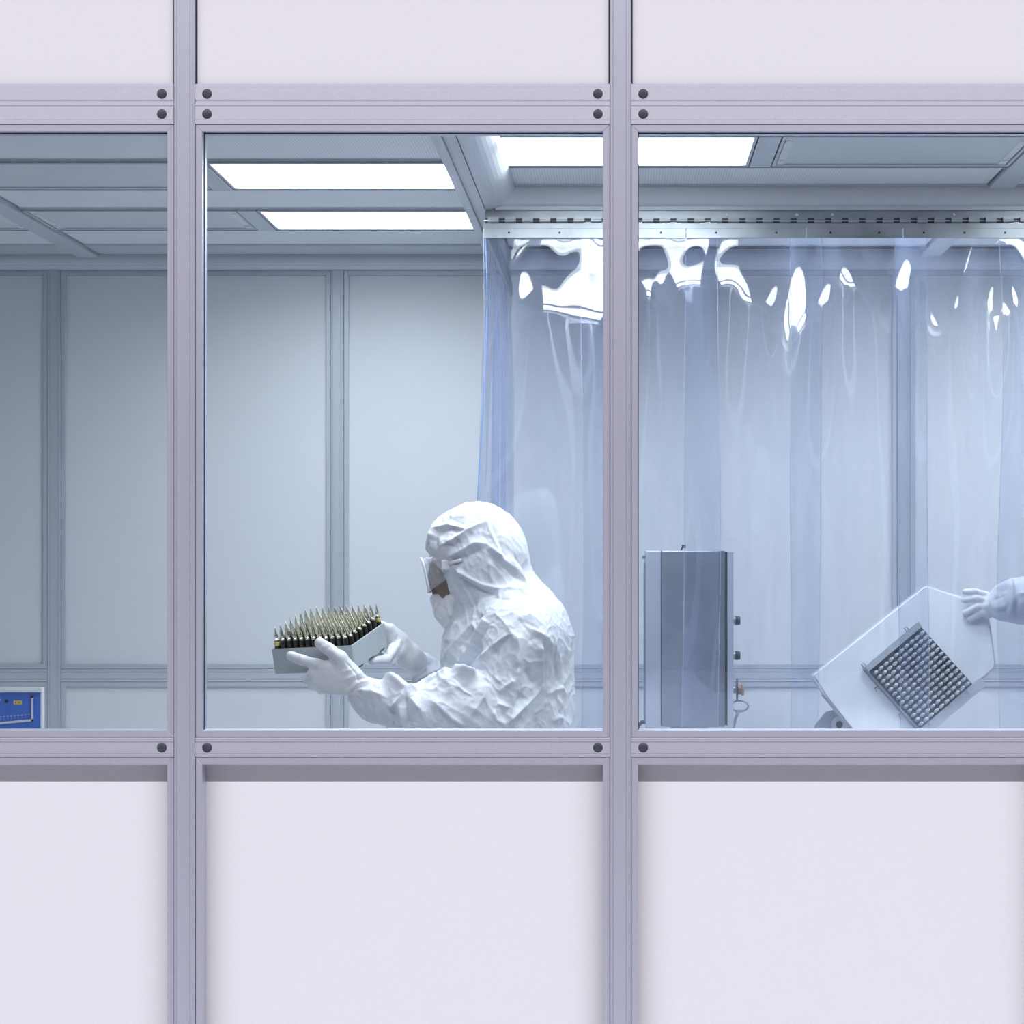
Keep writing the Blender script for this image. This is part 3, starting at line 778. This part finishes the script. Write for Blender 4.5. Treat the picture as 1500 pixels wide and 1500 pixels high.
for dy in (-.033, .033):
    bm = bmesh.new(); bmesh.ops.create_uvsphere(bm, u_segments=16, v_segments=10, radius=.0125, matrix=Matrix.Translation(hx(645, 834, dy)))
    e = keep(link('eye', tomesh(bm, 'eye'), None, mat('eye_white', (.7, .7, .68), .2), True), w1)
    bm = bmesh.new(); bmesh.ops.create_uvsphere(bm, u_segments=12, v_segments=8, radius=.0068, matrix=Matrix.Translation(hx(645, 834, dy)+Vector((-.0075, -.001*np.sign(dy), -.002))))
    link('iris', tomesh(bm, 'iris'), e, HAIR, True)
    tube('eyebrow', [hx(640, 823, dy-.022), hx(635, 820, dy), hx(640, 823, dy+.022)], [.003, .006, .003], HAIR, None, 6); keep(bpy.data.objects[-1] if False else COL.objects[-1], w1)
    tube('glasses_rim', [hx(632+3*math.cos(a), 838-11*math.sin(a), dy+.026*math.cos(a)) for a in [2*math.pi*k/20 for k in range(20)]], .0026, BLACK, None, 6, True); keep(COL.objects[-1], w1)
    tube('glasses_temple', [hx(634, 833, dy*1.8), hx(655, 834, np.sign(dy)*.070), hx(688, 836, np.sign(dy)*.080)], .0028, BLACK, None, 6); keep(COL.objects[-1], w1)
# mask
mask = [el(hx(664, 892), (.038, .066, .050), .02, -12), rc(hx(637, 878, -.030), .013, hx(637, 878, .030), .013, .03), rc(hx(648, 898, -.022), .018, hx(648, 898, .022), .018, .03),
        rc(hx(668, 876, -.062), .016, hx(668, 876, .062), .016, .02), el(hx(667, 915), (.022, .05, .022), .03)]
mfold = [([(655, 870), (656, 890), (660, 905)], .004, 2.5), ([(630, 874), (650, 872), (678, 864)], .003, 2.5), ([(679, 866), (679, 905)], .003, 2.5), ([(640, 885), (655, 893)], -.002, 4)]
mk = sdf_obj('face_mask', mask, .0025, MASKM, w1, 2, lambda V, N: fold_height(V, N, mfold)+(worley(V*45, 4)-.5)*.002)
tube('ear_loop', [hx(643, 880, -.048), hx(637, 890, -.055), hx(638, 900, -.056), hx(646, 906, -.054), hx(654, 903, -.055), hx(656, 897, -.062)], .0016, MASKM, None, 6); keep(COL.objects[-1], w1)
v = cyl('exhale_valve', hx(643, 893, -.022)+Vector((.004, 0, .004)), hx(643, 893, -.022)+Vector((-.010, -.004, -.008)), .013, WHITE, None, .011, 20); keep(v, w1)
# goggles
gog = empty('goggles', w1.location); gog.parent = w1; gog.matrix_parent_inverse = Matrix.Translation(-w1.location)
def rrect(cpt, up, hw, hh, rr, n=6, bow=0.0):
    out = []
    for sx, sz, a0 in ((1, 1, 0), (-1, 1, 90), (-1, -1, 180), (1, -1, 270)):
        for k in range(n+1):
            a = math.radians(a0+90*k/n)
            y = sx*(hw-rr)+rr*math.cos(a); z = sz*(hh-rr)+rr*math.sin(a)
            fwd = Vector((-up.z, 0, up.x))
            out.append(cpt+Vector((0, y, 0))+up*z-fwd*(bow*(y/hw)**2))
    return out
upv = (hx(615.5, 817)-hx(627, 869)).normalized(); upb = (hx(648, 814)-hx(657, 842)).normalized()
Rf = rrect(hx(622, 843), upv, .080, .045, .022, bow=.012); Rb = rrect(hx(653, 829), upb, .078, .030, .018, bow=.030)
def loft(name, rings, m, parent, smooth_=True):
    bm = bmesh.new(); R_ = [[bm.verts.new(p) for p in r] for r in rings]; n = len(R_[0])
    for A, B in zip(R_, R_[1:]):
        for k in range(n): bm.faces.new((A[k], A[(k+1) % n], B[(k+1) % n], B[k]))
    return keep(link(name, tomesh(bm, name), None, m, smooth_), parent)
def fill(name, ring, m, parent):
    bm = bmesh.new(); c = bm.verts.new(sum(ring, Vector())/len(ring)+Vector((-.003, 0, -.0005))); r = [bm.verts.new(p) for p in ring]
    for k in range(len(r)): bm.faces.new((c, r[k], r[(k+1) % len(r)]))
    return keep(link(name, tomesh(bm, name), None, m, True), parent)
def kp(o): o.parent = gog; o.matrix_parent_inverse = Matrix.Translation(-w1.location); return o
Rm = [a.lerp(b, .5)+(a-(hx(622, 843))).normalized()*.002 for a, b in zip(Rf, Rb)]
kp(loft('goggle_skirt', [Rf, Rm, Rb], GOGCLEAR, w1)); kp(fill('goggle_lens', Rf, LENS, w1))
kp(tube('goggle_frame', Rf, .0034, GOGFRAME, None, 8, True)); kp(tube('goggle_seal', Rb, .0030, GOGFRAME, None, 8, True))
for sy in (-1, 1):
    kp(box('strap_clip', hx(652, 0).x, hx(664, 0).x, YW+sy*.090-.006, YW+sy*.090+.006, hx(0, 834).z, hx(0, 820).z, GOGFRAME, None, .003))
    pts = [hx(656, 826, sy*.090), hx(662, 824, sy*.100), hx(676, 820, sy*.112)]
    kp(tube('goggle_strap', pts, [.005, .005, .004], GOGFRAME, None, 8))

# gloves
gdisp = lambda V, N: (worley(V*np.array([60, 60, 40.0]), 2)-.5)*.0016
gf = [([(505, 968), (520, 985), (528, 1000)], -.002, 2), ([(498, 985), (520, 980)], .0015, 2), ([(500, 998), (530, 985)], .0015, 2), ([(506, 1010), (520, 996), (540, 992)], -.003, 2), ([(512, 1012), (524, 1000), (542, 996)], .002, 2),
      ([(474, 955), (484, 946)], -.0015, 2), ([(468, 947), (476, 940)], -.0012, 1.6), ([(438, 960), (436, 972)], -.001, 1.5)]
near = [rc(P(556, 1024, 4.425), .030, P(540, 1014, 4.42), .030, .02), rc(P(540, 1014, 4.42), .030, P(518, 1000, 4.412), .0295, .02),
        rc(P(514, 994, 4.410), .019, P(463, 973, 4.410), .0130, .014), rc(P(514, 998, 4.410), .019, P(459, 986, 4.412), .0135, .014),
        rc(P(514, 1002, 4.412), .019, P(464, 998, 4.414), .0135, .014), rc(P(514, 1006, 4.414), .018, P(474, 1007, 4.416), .0135, .014),
        el(P(494, 990, 4.412), (.046, .019, .042), .02),
        rc(P(518, 990, 4.408), .020, P(498, 964, 4.402), .0175, .016), rc(P(498, 964, 4.402), .0175, P(480, 950, 4.404), .0150, .008), rc(P(480, 950, 4.404), .0150, P(469, 942, 4.408), .0138, .005),
        rc(P(463, 973, 4.410), .0130, P(443, 967, 4.414), .0128, .008), rc(P(443, 967, 4.414), .0130, P(426, 960.5, 4.430), .0120, .004),
        rc(P(459, 986, 4.412), .0130, P(450, 994, 4.430), .0122, .006), rc(P(450, 994, 4.430), .0122, P(453, 992, 4.485), .0112, .005),
        rc(P(464, 998, 4.414), .0130, P(459, 1004, 4.440), .0120, .006), rc(P(459, 1004, 4.440), .0120, P(464, 996, 4.500), .0110, .005),
        rc(P(474, 1007, 4.416), .0125, P(470, 1010, 4.445), .0112, .006), rc(P(470, 1010, 4.445), .0112, P(476, 1002, 4.495), .0102, .005)]
sdf_obj('glove', near, .0020, GLOVE, w1, 2, lambda V, N: gdisp(V, N)+fold_height(V, N, gf))
far = [rc(P(625, 986, 4.765), .034, P(600, 962, 4.715), .032, .02), rc(P(600, 962, 4.715), .032, P(585, 945, 4.70), .027, .02),
       el(P(580, 940, 4.695), (.030, .020, .036), .02, 40),
       rc(P(585, 940, 4.70), .018, P(572, 922, 4.692), .0145, .012), rc(P(572, 922, 4.692), .0145, P(556, 916, 4.688), .0125, .006), rc(P(556, 916, 4.688), .0125, P(540, 914, 4.684), .0112, .005),
       rc(P(588, 948, 4.69), .018, P(577, 950, 4.655), .0138, .012), rc(P(577, 950, 4.655), .0138, P(566, 966, 4.615), .0122, .006), rc(P(566, 966, 4.615), .0122, P(545, 968, 4.575), .0108, .005),
       rc(P(590, 954, 4.70), .018, P(582, 956, 4.665), .0138, .012), rc(P(582, 956, 4.665), .0138, P(573, 969, 4.645), .0122, .006), rc(P(573, 969, 4.645), .0122, P(550, 966, 4.61), .0108, .005),
       rc(P(592, 952, 4.71), .018, P(582, 950, 4.69), .0138, .012), rc(P(582, 950, 4.69), .0138, P(574, 962, 4.68), .0122, .006), rc(P(574, 962, 4.68), .0122, P(552, 960, 4.65), .0108, .005),
       rc(P(592, 948, 4.72), .016, P(584, 944, 4.71), .0128, .012), rc(P(584, 944, 4.71), .0128, P(572, 954, 4.70), .0112, .006), rc(P(572, 954, 4.70), .0112, P(556, 953, 4.68), .0100, .005)]
gf2 = [([(570, 950), (578, 938), (584, 928)], -.002, 1.8), ([(576, 960), (584, 945), (588, 936)], .002, 1.8), ([(582, 968), (589, 950), (592, 940)], -.0018, 1.8), ([(595, 998), (612, 990), (626, 976)], .0018, 2), ([(562, 955), (572, 960)], -.0016, 1.6)]
sdf_obj('glove', far, .0022, GLOVE, w1, 2, lambda V, N: gdisp(V, N)+fold_height(V, N, gf2))

# ================================================================== TRAY AND AMPOULES
TRAYM = mat('grey_tray_plastic', (0.42, 0.47, 0.49), 0.45, noise=.04, nscale=120, bump=.05)
AMBER = mat('dark_amber_glass', (0.022, 0.020, 0.014), 0.10)
TIP = mat('pale_ampoule_glass', (0.70, 0.69, 0.57), 0.14, 0.85)
GOLD = mat('yellow_ampoule_band', (0.75, 0.66, 0.22), 0.3)
TW, TL, TH = .2169, .2298, .0658
Mr = Matrix.Rotation(-.23594, 3, 'Z') @ Matrix.Rotation(.21622, 3, 'X') @ Matrix.Rotation(-.05414, 3, 'Y')
t_org = Vector((-.66947, 4.42, EYE-.23609)) + Mr @ Vector((-TW, 0, -TH))
MT = Matrix.Translation(t_org) @ Mr.to_4x4()
tray = empty('ampoule_tray'); tray.matrix_world = MT
tag(tray, 'grey plastic tray packed with dark ampoules, held in both gloved hands', 'tray')
def tpart(o): o.parent = tray; return o
wt = .004
tpart(box('tray_floor', wt, TW-wt, wt, TL-wt, .0, .003, TRAYM))
for a in ((0, TW, 0, wt), (0, TW, TL-wt, TL), (0, wt, wt, TL-wt), (TW-wt, TW, wt, TL-wt)):
    tpart(box('tray_wall', *a, 0.0, TH, TRAYM, None, .0012))
for yy in (.02, .095, .172):
    tpart(box('tray_notch', TW-.002, TW+.0006, yy, yy+.034, .0, .0042, BLACK))
def lathe(name, prof, seg, m):
    bm = bmesh.new(); R_ = []
    for r, z in prof: R_.append([bm.verts.new((r*math.cos(2*math.pi*k/seg), r*math.sin(2*math.pi*k/seg), z)) for k in range(seg)])
    for A, B in zip(R_, R_[1:]):
        for k in range(seg): bm.faces.new((A[k], A[(k+1) % seg], B[(k+1) % seg], B[k]))
    bm.faces.new(R_[0][::-1]); bm.faces.new(R_[-1])
    me = tomesh(bm, name); me.materials.append(m)
    for p in me.polygons: p.use_smooth = True
    return me
RA = .0074
body_me = lathe('ampoule', [(RA*.8, .0), (RA, .001), (RA, .078), (RA*.93, .081)], 10, AMBER)
tip_me = lathe('ampoule_tip', [(RA*.93, .081), (RA*.70, .0850), (.0026, .0872), (.0024, .0885), (.0052, .0915), (.0054, .0938), (.0036, .0985), (.0021, .1050), (.0012, .1120), (.0003, .1172)], 8, TIP)
band_me = lathe('ampoule_band', [(RA+.0003, .069), (RA+.0004, .0695), (RA+.0004, .0785), (RA+.0003, .079)], 12, GOLD)
NC, NR = 12, 14
ORD = 'first second third fourth fifth sixth seventh eighth ninth tenth eleventh twelfth thirteenth fourteenth'.split()
pc = (TW-2*wt-2*RA-.001)/(NC-.5); pr_ = (TL-2*wt-2*RA-.001)/(NR-1)
for r in range(NR):
    for c in range(NC):
        x = wt+RA+.0005+c*pc+(pc/2 if r % 2 else 0); y = wt+RA+.0005+r*pr_
        o = bpy.data.objects.new('ampoule', body_me); COL.objects.link(o)
        o.matrix_world = MT @ Matrix.Translation((x, y, .0032))
        row_ = 'front row' if r == 0 else 'back row' if r == NR-1 else ORD[r]+' row from front'
        col_ = 'leftmost' if c == 0 else 'rightmost' if c == NC-1 else ORD[c]+' from left'
        tag(o, 'dark ampoule with pale tip in the held tray, %s, %s' % (row_, col_), 'ampoule', 'ampoules in the held tray')
        tpo = bpy.data.objects.new('tip', tip_me); COL.objects.link(tpo); tpo.parent = o
        if (r, c) in ((0, 0), (NR-1, NC-1)):
            b_ = bpy.data.objects.new('band', band_me); COL.objects.link(b_); b_.parent = o
            o['label'] = 'yellow-banded ampoule at the %s corner of the held tray' % ('front left' if r == 0 else 'back right')

# ================================================================== SECOND WORKER, WHITE PLATE AND RACK
YP = 5.45
PLATE = mat('white_polymer_plate', (0.84, 0.87, 0.90), 0.45, noise=.01)
poly = [(1188, 988), (1357, 855), (1364, 853), (1440, 879), (1452, 893), (1456, 918), (1461, 970), (1458, 980), (1290, 1122), (1278, 1116), (1208, 1022)]
plate = empty('perforated_plate', P(1330, 985, YP)); tag(plate, 'white chamfered plastic plate held tilted behind the strip curtain', 'plate')
plate.name = 'white_plate'
bm = bmesh.new()
fr = [bm.verts.new(P(x, y, YP)) for x, y in poly]
bk = [bm.verts.new(P(x, y, YP)+Vector((0, .022, 0))) for x, y in poly]
f0 = bm.faces.new(fr); bm.faces.new(bk[::-1]); n_ = len(poly)
for k in range(n_): bm.faces.new((fr[k], bk[k], bk[(k+1) % n_], fr[(k+1) % n_]))
bmesh.ops.recalc_face_normals(bm, faces=bm.faces[:])
bmesh.ops.bevel(bm, geom=list(f0.edges), offset=.008, segments=3, affect='EDGES')
keep(link('plate_board', tomesh(bm, 'plate_board'), None, PLATE), plate)
# grey edge channel along the lower left side
u2 = (P(1345, 913, YP)-P(1265, 980, YP)).normalized(); v2 = (P(1418, 1003, YP)-P(1350, 920, YP)).normalized()
v2 = (v2-u2*v2.dot(u2)).normalized(); nrm = Vector((0, -1, 0))
def plate_box(name, o0, lu, lv, ln, m, parent, bev=0.0, me_only=False):
    bm = bmesh.new(); bbox_bm(bm, 0, 1, 0, 1, 0, 1)
    for v in bm.verts: v.co = o0+u2*(v.co.x*lu)+v2*(v.co.y*lv)+nrm*(v.co.z*ln)
    return keep(link(name, tomesh(bm, name), None, m), parent)
plate_box('edge_channel', P(1204, 1017, YP)-u2*.006, .007, .19, .003, STEEL, plate)
rack = empty('metal_rack', P(1330, 985, YP)); tag(rack, 'metal rack of light cylinder rows fixed on the white plate', 'rack')
O0 = P(1264, 981, YP); LU = (P(1350, 915, YP)-O0).dot(u2)
LV = (P(1418, 1003, YP)-P(1350, 920, YP)).length
plate_box('rack_base', O0-nrm*-.0005, LU, LV+.024, .003, BLACK, rack)
plate_box('rack_bar', O0+nrm*.003-v2*.002, LU, .019, .016, TRAYM, rack)
plate_box('rack_rail', O0+nrm*.003, .006, LV+.024, .018, DSTEEL, rack)
plate_box('rack_lip', O0+nrm*.003+v2*(LV+.024), LU+.03, .030, .003, INALU, rack)
for t in (.02, .80):
    tube('rack_clip', [O0+u2*(LU*t)+nrm*.006, O0+u2*(LU*t)-v2*.014+nrm*.012, O0+u2*(LU*t+.008)-v2*.014+nrm*.012, O0+u2*(LU*t+.010)+nrm*.006], .002, STEEL, None, 6); keep(COL.objects[-1], rack)
for t in (.30, .78):
    tube('rack_clip', [O0+v2*(LV*t)+nrm*.004, O0+v2*(LV*t)-u2*.012+nrm*.008, O0+v2*(LV*t+.010)-u2*.014+nrm*.008], .002, DSTEEL, None, 6); keep(COL.objects[-1], rack)
CYLM = mat('pale_cylinder', (0.86, 0.88, 0.90), 0.3, 0.0)
bm = bmesh.new(); ax_ = (u2*.22+nrm*.97).normalized()
cyl_bm(bm, (0, 0, 0), ax_*.020, .0049, .0046, 8); cyl_bm(bm, ax_*.020, ax_*.028, .0032, .0026, 8)
pin_me = tomesh(bm, 'cylinder'); pin_me.materials.append(CYLM)
for a in range(13):
    for b in range(10):
        q = bpy.data.objects.new('cylinder', pin_me); COL.objects.link(q)
        q.location = O0+v2*(.024+(a+.5)*(LV-.002)/13)+u2*(.010+(b+.4)*(LU-.014)/10)+nrm*.004
        q.parent = rack; q.matrix_parent_inverse = Matrix.Translation(-rack.location)
# steel bracket under the plate corner
br = empty('hinge_bracket', (xf(1222, 5.49), 5.51, 0)); tag(br, 'steel triangular bracket with round hole below the white plate corner', 'bracket')
bm = bmesh.new(); Yb = 5.487
pl = [(1172, 1110), (1196, 1060), (1210, 1043), (1222, 1040), (1240, 1052), (1262, 1110)]
A_ = [bm.verts.new(P(x, y, Yb)) for x, y in pl]; B_ = [bm.verts.new(P(x, y, Yb)+Vector((0, .012, 0))) for x, y in pl]
bm.faces.new(A_); bm.faces.new(B_[::-1])
for k in range(len(pl)): bm.faces.new((A_[k], B_[k], B_[(k+1) % len(pl)], A_[(k+1) % len(pl)]))
keep(link('bracket_plate', tomesh(bm, 'bracket_plate'), None, STEEL), br)
keep(cyl('bracket_boss', P(1229, 1061, Yb)+Vector((0, -.007, 0)), P(1229, 1061, Yb), .026, INALU, None, None, 24), br)
keep(cyl('bracket_hole', P(1229, 1061, Yb)+Vector((0, -.0078, 0)), P(1229, 1061, Yb)+Vector((0, -.0069, 0)), .011, BLACK, None, None, 20), br)
for x, y in ((1206, 1052), (1236, 1067), (1221, 1047)):
    keep(cyl('bracket_bolt', P(x, y, Yb)+Vector((0, -.006, 0)), P(x, y, Yb), .0045, STEEL, None, None, 10), br)
keep(box('bracket_foot', xf(1172, Yb), xf(1262, Yb), Yb, Yb+.05, 0, P(0, 1110, Yb).z, STEEL), br)

for q in (plate, rack): q.rotation_euler = (math.radians(-14), 0, 0)

w2x = 1.72
HB = .047
w2 = tag(empty('person', (w2x, 5.62, 0)), 'second person in white coverall, only gloved arm reaching in at right edge', 'person')
s2 = [rc(P(1464, 887, 5.43+HB), .038, P(1478, 881, 5.435+HB), .056, .02), rc(P(1476, 881, 5.435+HB), .060, P(1500, 880, 5.44+HB), .066, .02), rc(P(1500, 880, 5.44+HB), .067, (1.48, 5.52, 1.33), .075, .03),
      rc((1.48, 5.52, 1.33), .075, (w2x, 5.50, 1.42), .085, .05), rc((w2x, 5.45, 1.42), .085, (w2x, 5.80, 1.42), .085, .06), el((w2x, 5.63, 1.2), (.15, .20, .30), .06), el((w2x, 5.63, .92), (.155, .19, .25), .06),
      rc((w2x, 5.80, 1.40), .08, (w2x-.05, 5.86, 1.10), .07, .04), rc((w2x-.05, 5.86, 1.10), .07, (w2x-.28, 5.80, 1.06), .045, .03),
      el((w2x, 5.62, 1.68), (.125, .115, .15), .03), rc((w2x, 5.62, 1.60), .09, (w2x, 5.62, 1.45), .12, .06), el((w2x-.10, 5.62, 1.64), (.07, .085, .09), .01, sub=True),
      rc((w2x, 5.53, .86), .10, (w2x, 5.52, .07), .075, .05), rc((w2x, 5.73, .86), .10, (w2x, 5.74, .07), .075, .05)]
f2 = [([(1482, 846), (1484, 880), (1478, 908)], .010, 3), ([(1487, 850), (1489, 880), (1483, 905)], -.008, 3.5), ([(1450, 865), (1470, 858), (1480, 852)], .004, 3), ([(1455, 880), (1470, 872)], -.004, 3), ([(1460, 890), (1472, 888)], .005, 2.5),
      ([(1460, 897), (1474, 893)], -.005, 2.5), ([(1463, 868), (1476, 862)], -.003, 3), ([(1492, 870), (1510, 866)], .004, 4)]
sdf_obj('coverall', s2, .0052, SUIT, w2, 2, lambda V, N: (worley(V*np.array([14, 14, 9.0]), 6)-.5)*.008+(worley(V*38, 8)-.5)*.004+fold_height(V, N, f2))
sdf_obj('body', [el((w2x, 5.62, 1.67), (.09, .076, .11), .02), el((w2x-.045, 5.62, 1.63), (.05, .055, .075), .03), rc((w2x-.085, 5.62, 1.665), .01, (w2x-.10, 5.62, 1.635), .013, .02),
                 rc((w2x, 5.62, 1.60), .055, (w2x, 5.62, 1.42), .06, .04), el((w2x, 5.63, 1.2), (.09, .14, .24), .04)], .008, SKIN, w2)
sdf_obj('face_mask', [el((w2x-.07, 5.62, 1.615), (.045, .062, .045), .02)], .006, MASKM, w2)
for yy in (5.52, 5.74):
    sdf_obj('overshoe', [rc((w2x+.03, yy, .055), .053, (w2x-.13, yy, .045), .043, .03), rc((w2x-.03, yy, .07), .056, (w2x, yy, .14), .075, .03)], .008, SUIT, w2)
Yh = YP-.014+HB
g2 = [rc(P(1466, 884, 5.435+HB), .036, P(1450, 887, 5.44+HB), .032, .015), el(P(1447, 890, 5.445+HB), (.022, .024, .034), .015),
      rc(P(1444, 872, 5.440+HB), .013, P(1427, 867, Yh-.006), .0110, .008), rc(P(1427, 867, Yh-.006), .0112, P(1414, 867, Yh), .0095, .003),
      rc(P(1446, 880, 5.435+HB), .013, P(1428, 877, Yh-.010), .0125, .006), rc(P(1428, 877, Yh-.010), .0125, P(1413, 879, Yh), .0108, .003),
      rc(P(1447, 888, 5.432+HB), .013, P(1431, 889, Yh-.012), .0128, .006), rc(P(1431, 889, Yh-.012), .0128, P(1414, 898, Yh), .0108, .003),
      rc(P(1447, 896, 5.432+HB), .013, P(1437, 898, Yh-.010), .0128, .006), rc(P(1437, 898, Yh-.010), .0128, P(1421, 907, Yh), .0105, .003),
      rc(P(1449, 897, 5.455+HB), .014, P(1442, 905, YP+.03+HB), .0125, .008), rc(P(1442, 905, YP+.03+HB), .0125, P(1425, 910, YP+.036+HB), .011, .004)]
sdf_obj('glove', g2, .0024, GLOVE, w2, 2, lambda V, N: gdisp(V, N))

# ================================================================== CONTROL CABINET
YM = 5.35
cabx = lambda p: xf(p, YM); cabz = lambda p: zf(p, YM)
cab = empty('control_cabinet', (cabx(1003), YM+.15, 0)); tag(cab, 'stainless steel control cabinet behind the strip curtain, knobs on its right side', 'cabinet')
def cb_(o): return keep(o, cab)
cb_(box('body', cabx(968.5), cabx(1062), YM, YM+.34, cabz(1065), cabz(806.5), STEEL, None, .003))
cb_(box('rear_cover', cabx(946), cabx(968), YM-.002, YM+.34, cabz(1067), cabz(806.5), INALU, None, .003))
cb_(box('edge_strip', cabx(1052), cabx(1061), YM-.003, YM+.002, cabz(1064), cabz(807), DSTEEL))
cb_(box('door_gasket', cabx(1062), cabx(1065.5), YM+.004, YM+.33, cabz(1062), cabz(808), BLACK))
cb_(box('door', cabx(1065.5), cabx(1074.5), YM-.002, YM+.34, cabz(1066), cabz(808), INALU, None, .002))
for py in (911, 963):
    cb_(cyl('knob_collar', (cabx(1074), YM+.10, cabz(py)), (cabx(1080), YM+.10, cabz(py)), .0125, STEEL, None, None, 18))
    cb_(cyl('knob', (cabx(1080), YM+.10, cabz(py)), (cabx(1087.5), YM+.10, cabz(py)), .0145, CAP, None, .0125, 18))
cb_(cyl('indicator', (cabx(1074), YM+.10, cabz(858)), (cabx(1077.5), YM+.10, cabz(858)), .011, WHITE, None, .008, 16))
cb_(cyl('knob_collar', (cabx(1074), YM+.10, cabz(1014)), (cabx(1083), YM+.10, cabz(1014)), .011, STEEL, None, None, 18))
cb_(cyl('stop_plate', (cabx(1082), YM+.10, cabz(1014)), (cabx(1083.5), YM+.10, cabz(1014)), .034, BLACK, None, None, 24))
BR = mat('tan_button', (0.42, 0.27, 0.15), 0.4)
bb = cyl('stop_button', (cabx(1083.5), YM+.10, cabz(1014)), (cabx(1090), YM+.10, cabz(1014)), .015, BR, None, None, 20); cb_(bb)
cb_(cyl('stop_button_cap', (cabx(1090), YM+.10, cabz(1014)), (cabx(1093), YM+.10, cabz(1014)), .0195, BR, None, .017, 20))
kyo = [(cabx(1087)+.026*math.cos(a), YM+.10, cabz(1038.5)+.0165*math.sin(a)) for a in [2*math.pi*k/22 for k in range(22)]]
cb_(tube('key_bow', kyo, .0028, STEEL, None, 8, True))
cb_(tube('key_blade', [(cabx(1085), YM+.10, cabz(1046)), (cabx(1080), YM+.10, cabz(1060)), (cabx(1077), YM+.10, cabz(1072))], .0045, STEEL, None, 8))
cb_(box('key_web', cabx(1080), cabx(1091), YM+.098, YM+.102, cabz(1048), cabz(1044), STEEL))
cb_(tube('top_switch', [(cabx(999), YM+.1, cabz(806)), (cabx(1002), YM+.1, cabz(801))], .0028, BLACK, None, 6))
cb_(box('top_switch_cap', cabx(1000.5), cabx(1006), YM+.094, YM+.106, cabz(803), cabz(798), BLACK))
cb_(box('rear_bracket', cabx(941), cabx(946), YM+.05, YM+.08, cabz(819), cabz(811), INALU, None, .002))
cb_(cyl('rear_bolt', (cabx(941), YM+.04, cabz(815)), (cabx(945), YM+.04, cabz(815)), .006, STEEL))
cb_(box('rear_gasket', cabx(944.6), cabx(946.2), YM+.02, YM+.3, cabz(1060), cabz(825), mat('grey_rubber', (.28, .3, .33), .6)))
cb_(tube('rear_cable', [(cabx(946), YM+.05, cabz(1060)), (cabx(940), YM+.05, cabz(1060)), (cabx(935), YM+.05, cabz(1066)), (cabx(931), YM+.05, cabz(1080)), (cabx(931), YM+.05, cabz(1140))], .006, CAP, None, 8))
cb_(box('pedestal', cabx(985), cabx(1040), YM+.09, YM+.25, .0, cabz(1065), STEEL))
cb_(box('pedestal_foot', cabx(955), cabx(1065), YM+.02, YM+.32, .0, .02, STEEL))

# ================================================================== BLUE INSTRUMENT
YI = 5.70
ix = lambda p: xf(p, YI); iz = lambda p: zf(p, YI)
ins = empty('instrument', (ix(0), YI+.12, 0)); tag(ins, 'blue-faced instrument in white housing at the lower left picture edge', 'instrument')
def in_(o): return keep(o, ins)
BLUE = mat('blue_panel', (0.045, 0.16, 0.62), 0.4)
in_(box('housing', ix(-120), ix(62.5), YI, YI+.022, iz(1200), iz(1007.3), WHITE, None, .004))
in_(box('blue_face', ix(-112), ix(59.3), YI-.003, YI+.001, iz(1190), iz(1014.2), BLUE))
in_(box('housing_brow', ix(-120), ix(63), YI-.014, YI+.004, iz(1013.6), iz(1007), WHITE, None, .003))
in_(box('yellow_label', ix(20.5), ix(32.5), YI-.0045, YI-.003, iz(1031.5), iz(1026), mat('yellow_label', (.75, .68, .12), .5)))
for x0_, x1_ in ((22.5, 25.0), (26.5, 27.5), (28.8, 30.4)):
    in_(box('label_mark', ix(x0_), ix(x1_), YI-.0050, YI-.0045, iz(1030.2), iz(1027.2), mat('red_print', (.45, .12, .03), .5)))
in_(cyl('indicator_dot', (ix(10.3), YI-.006, iz(1027)), (ix(10.3), YI-.002, iz(1027)), .0022*5/2, BLACK, None, None, 14))
GB = mat('pale_bar', (.72, .73, .74), .4)
in_(box('scale_bar', ix(46.8), ix(49.0), YI-.008, YI-.003, iz(1056), iz(1022), GB))
in_(cyl('scale_bar_knob', (ix(48), YI-.010, iz(1020.6)), (ix(48), YI-.003, iz(1020.6)), .004, BLACK, None, None, 12))
bm = bmesh.new(); q_ = [(49, 1053), (49, 1056), (-110, 1071), (-110, 1068)]
A_ = [bm.verts.new(P(x, y, YI)+Vector((0, -.008, 0))) for x, y in q_]; B_ = [bm.verts.new(P(x, y, YI)+Vector((0, -.003, 0))) for x, y in q_]
bm.faces.new(A_); bm.faces.new(B_[::-1])
for k in range(4): bm.faces.new((A_[k], B_[k], B_[(k+1) % 4], A_[(k+1) % 4]))
in_(link('scale_bar', tomesh(bm, 'scale_bar'), None, GB))
LB = mat('pale_blue_print', (.30, .45, .85), .5)
for k in range(9):
    x = 43-5.2*k; y = 1046.5+.45*k
    in_(box('scale_mark', ix(x-1.6), ix(x+1.4), YI-.0040, YI-.003, iz(y+.9), iz(y-.7), LB))
    in_(box('scale_tick', ix(x-.3), ix(x+.3), YI-.0040, YI-.003, iz(y+4.2), iz(y+2.2), LB))
in_(box('printed_mark', ix(-4), ix(2), YI-.0040, YI-.003, iz(1026), iz(1023.6), LB))
in_(box('pedestal', ix(-60), ix(20), YI+.002, YI+.06, 0, iz(1195), WHITE))
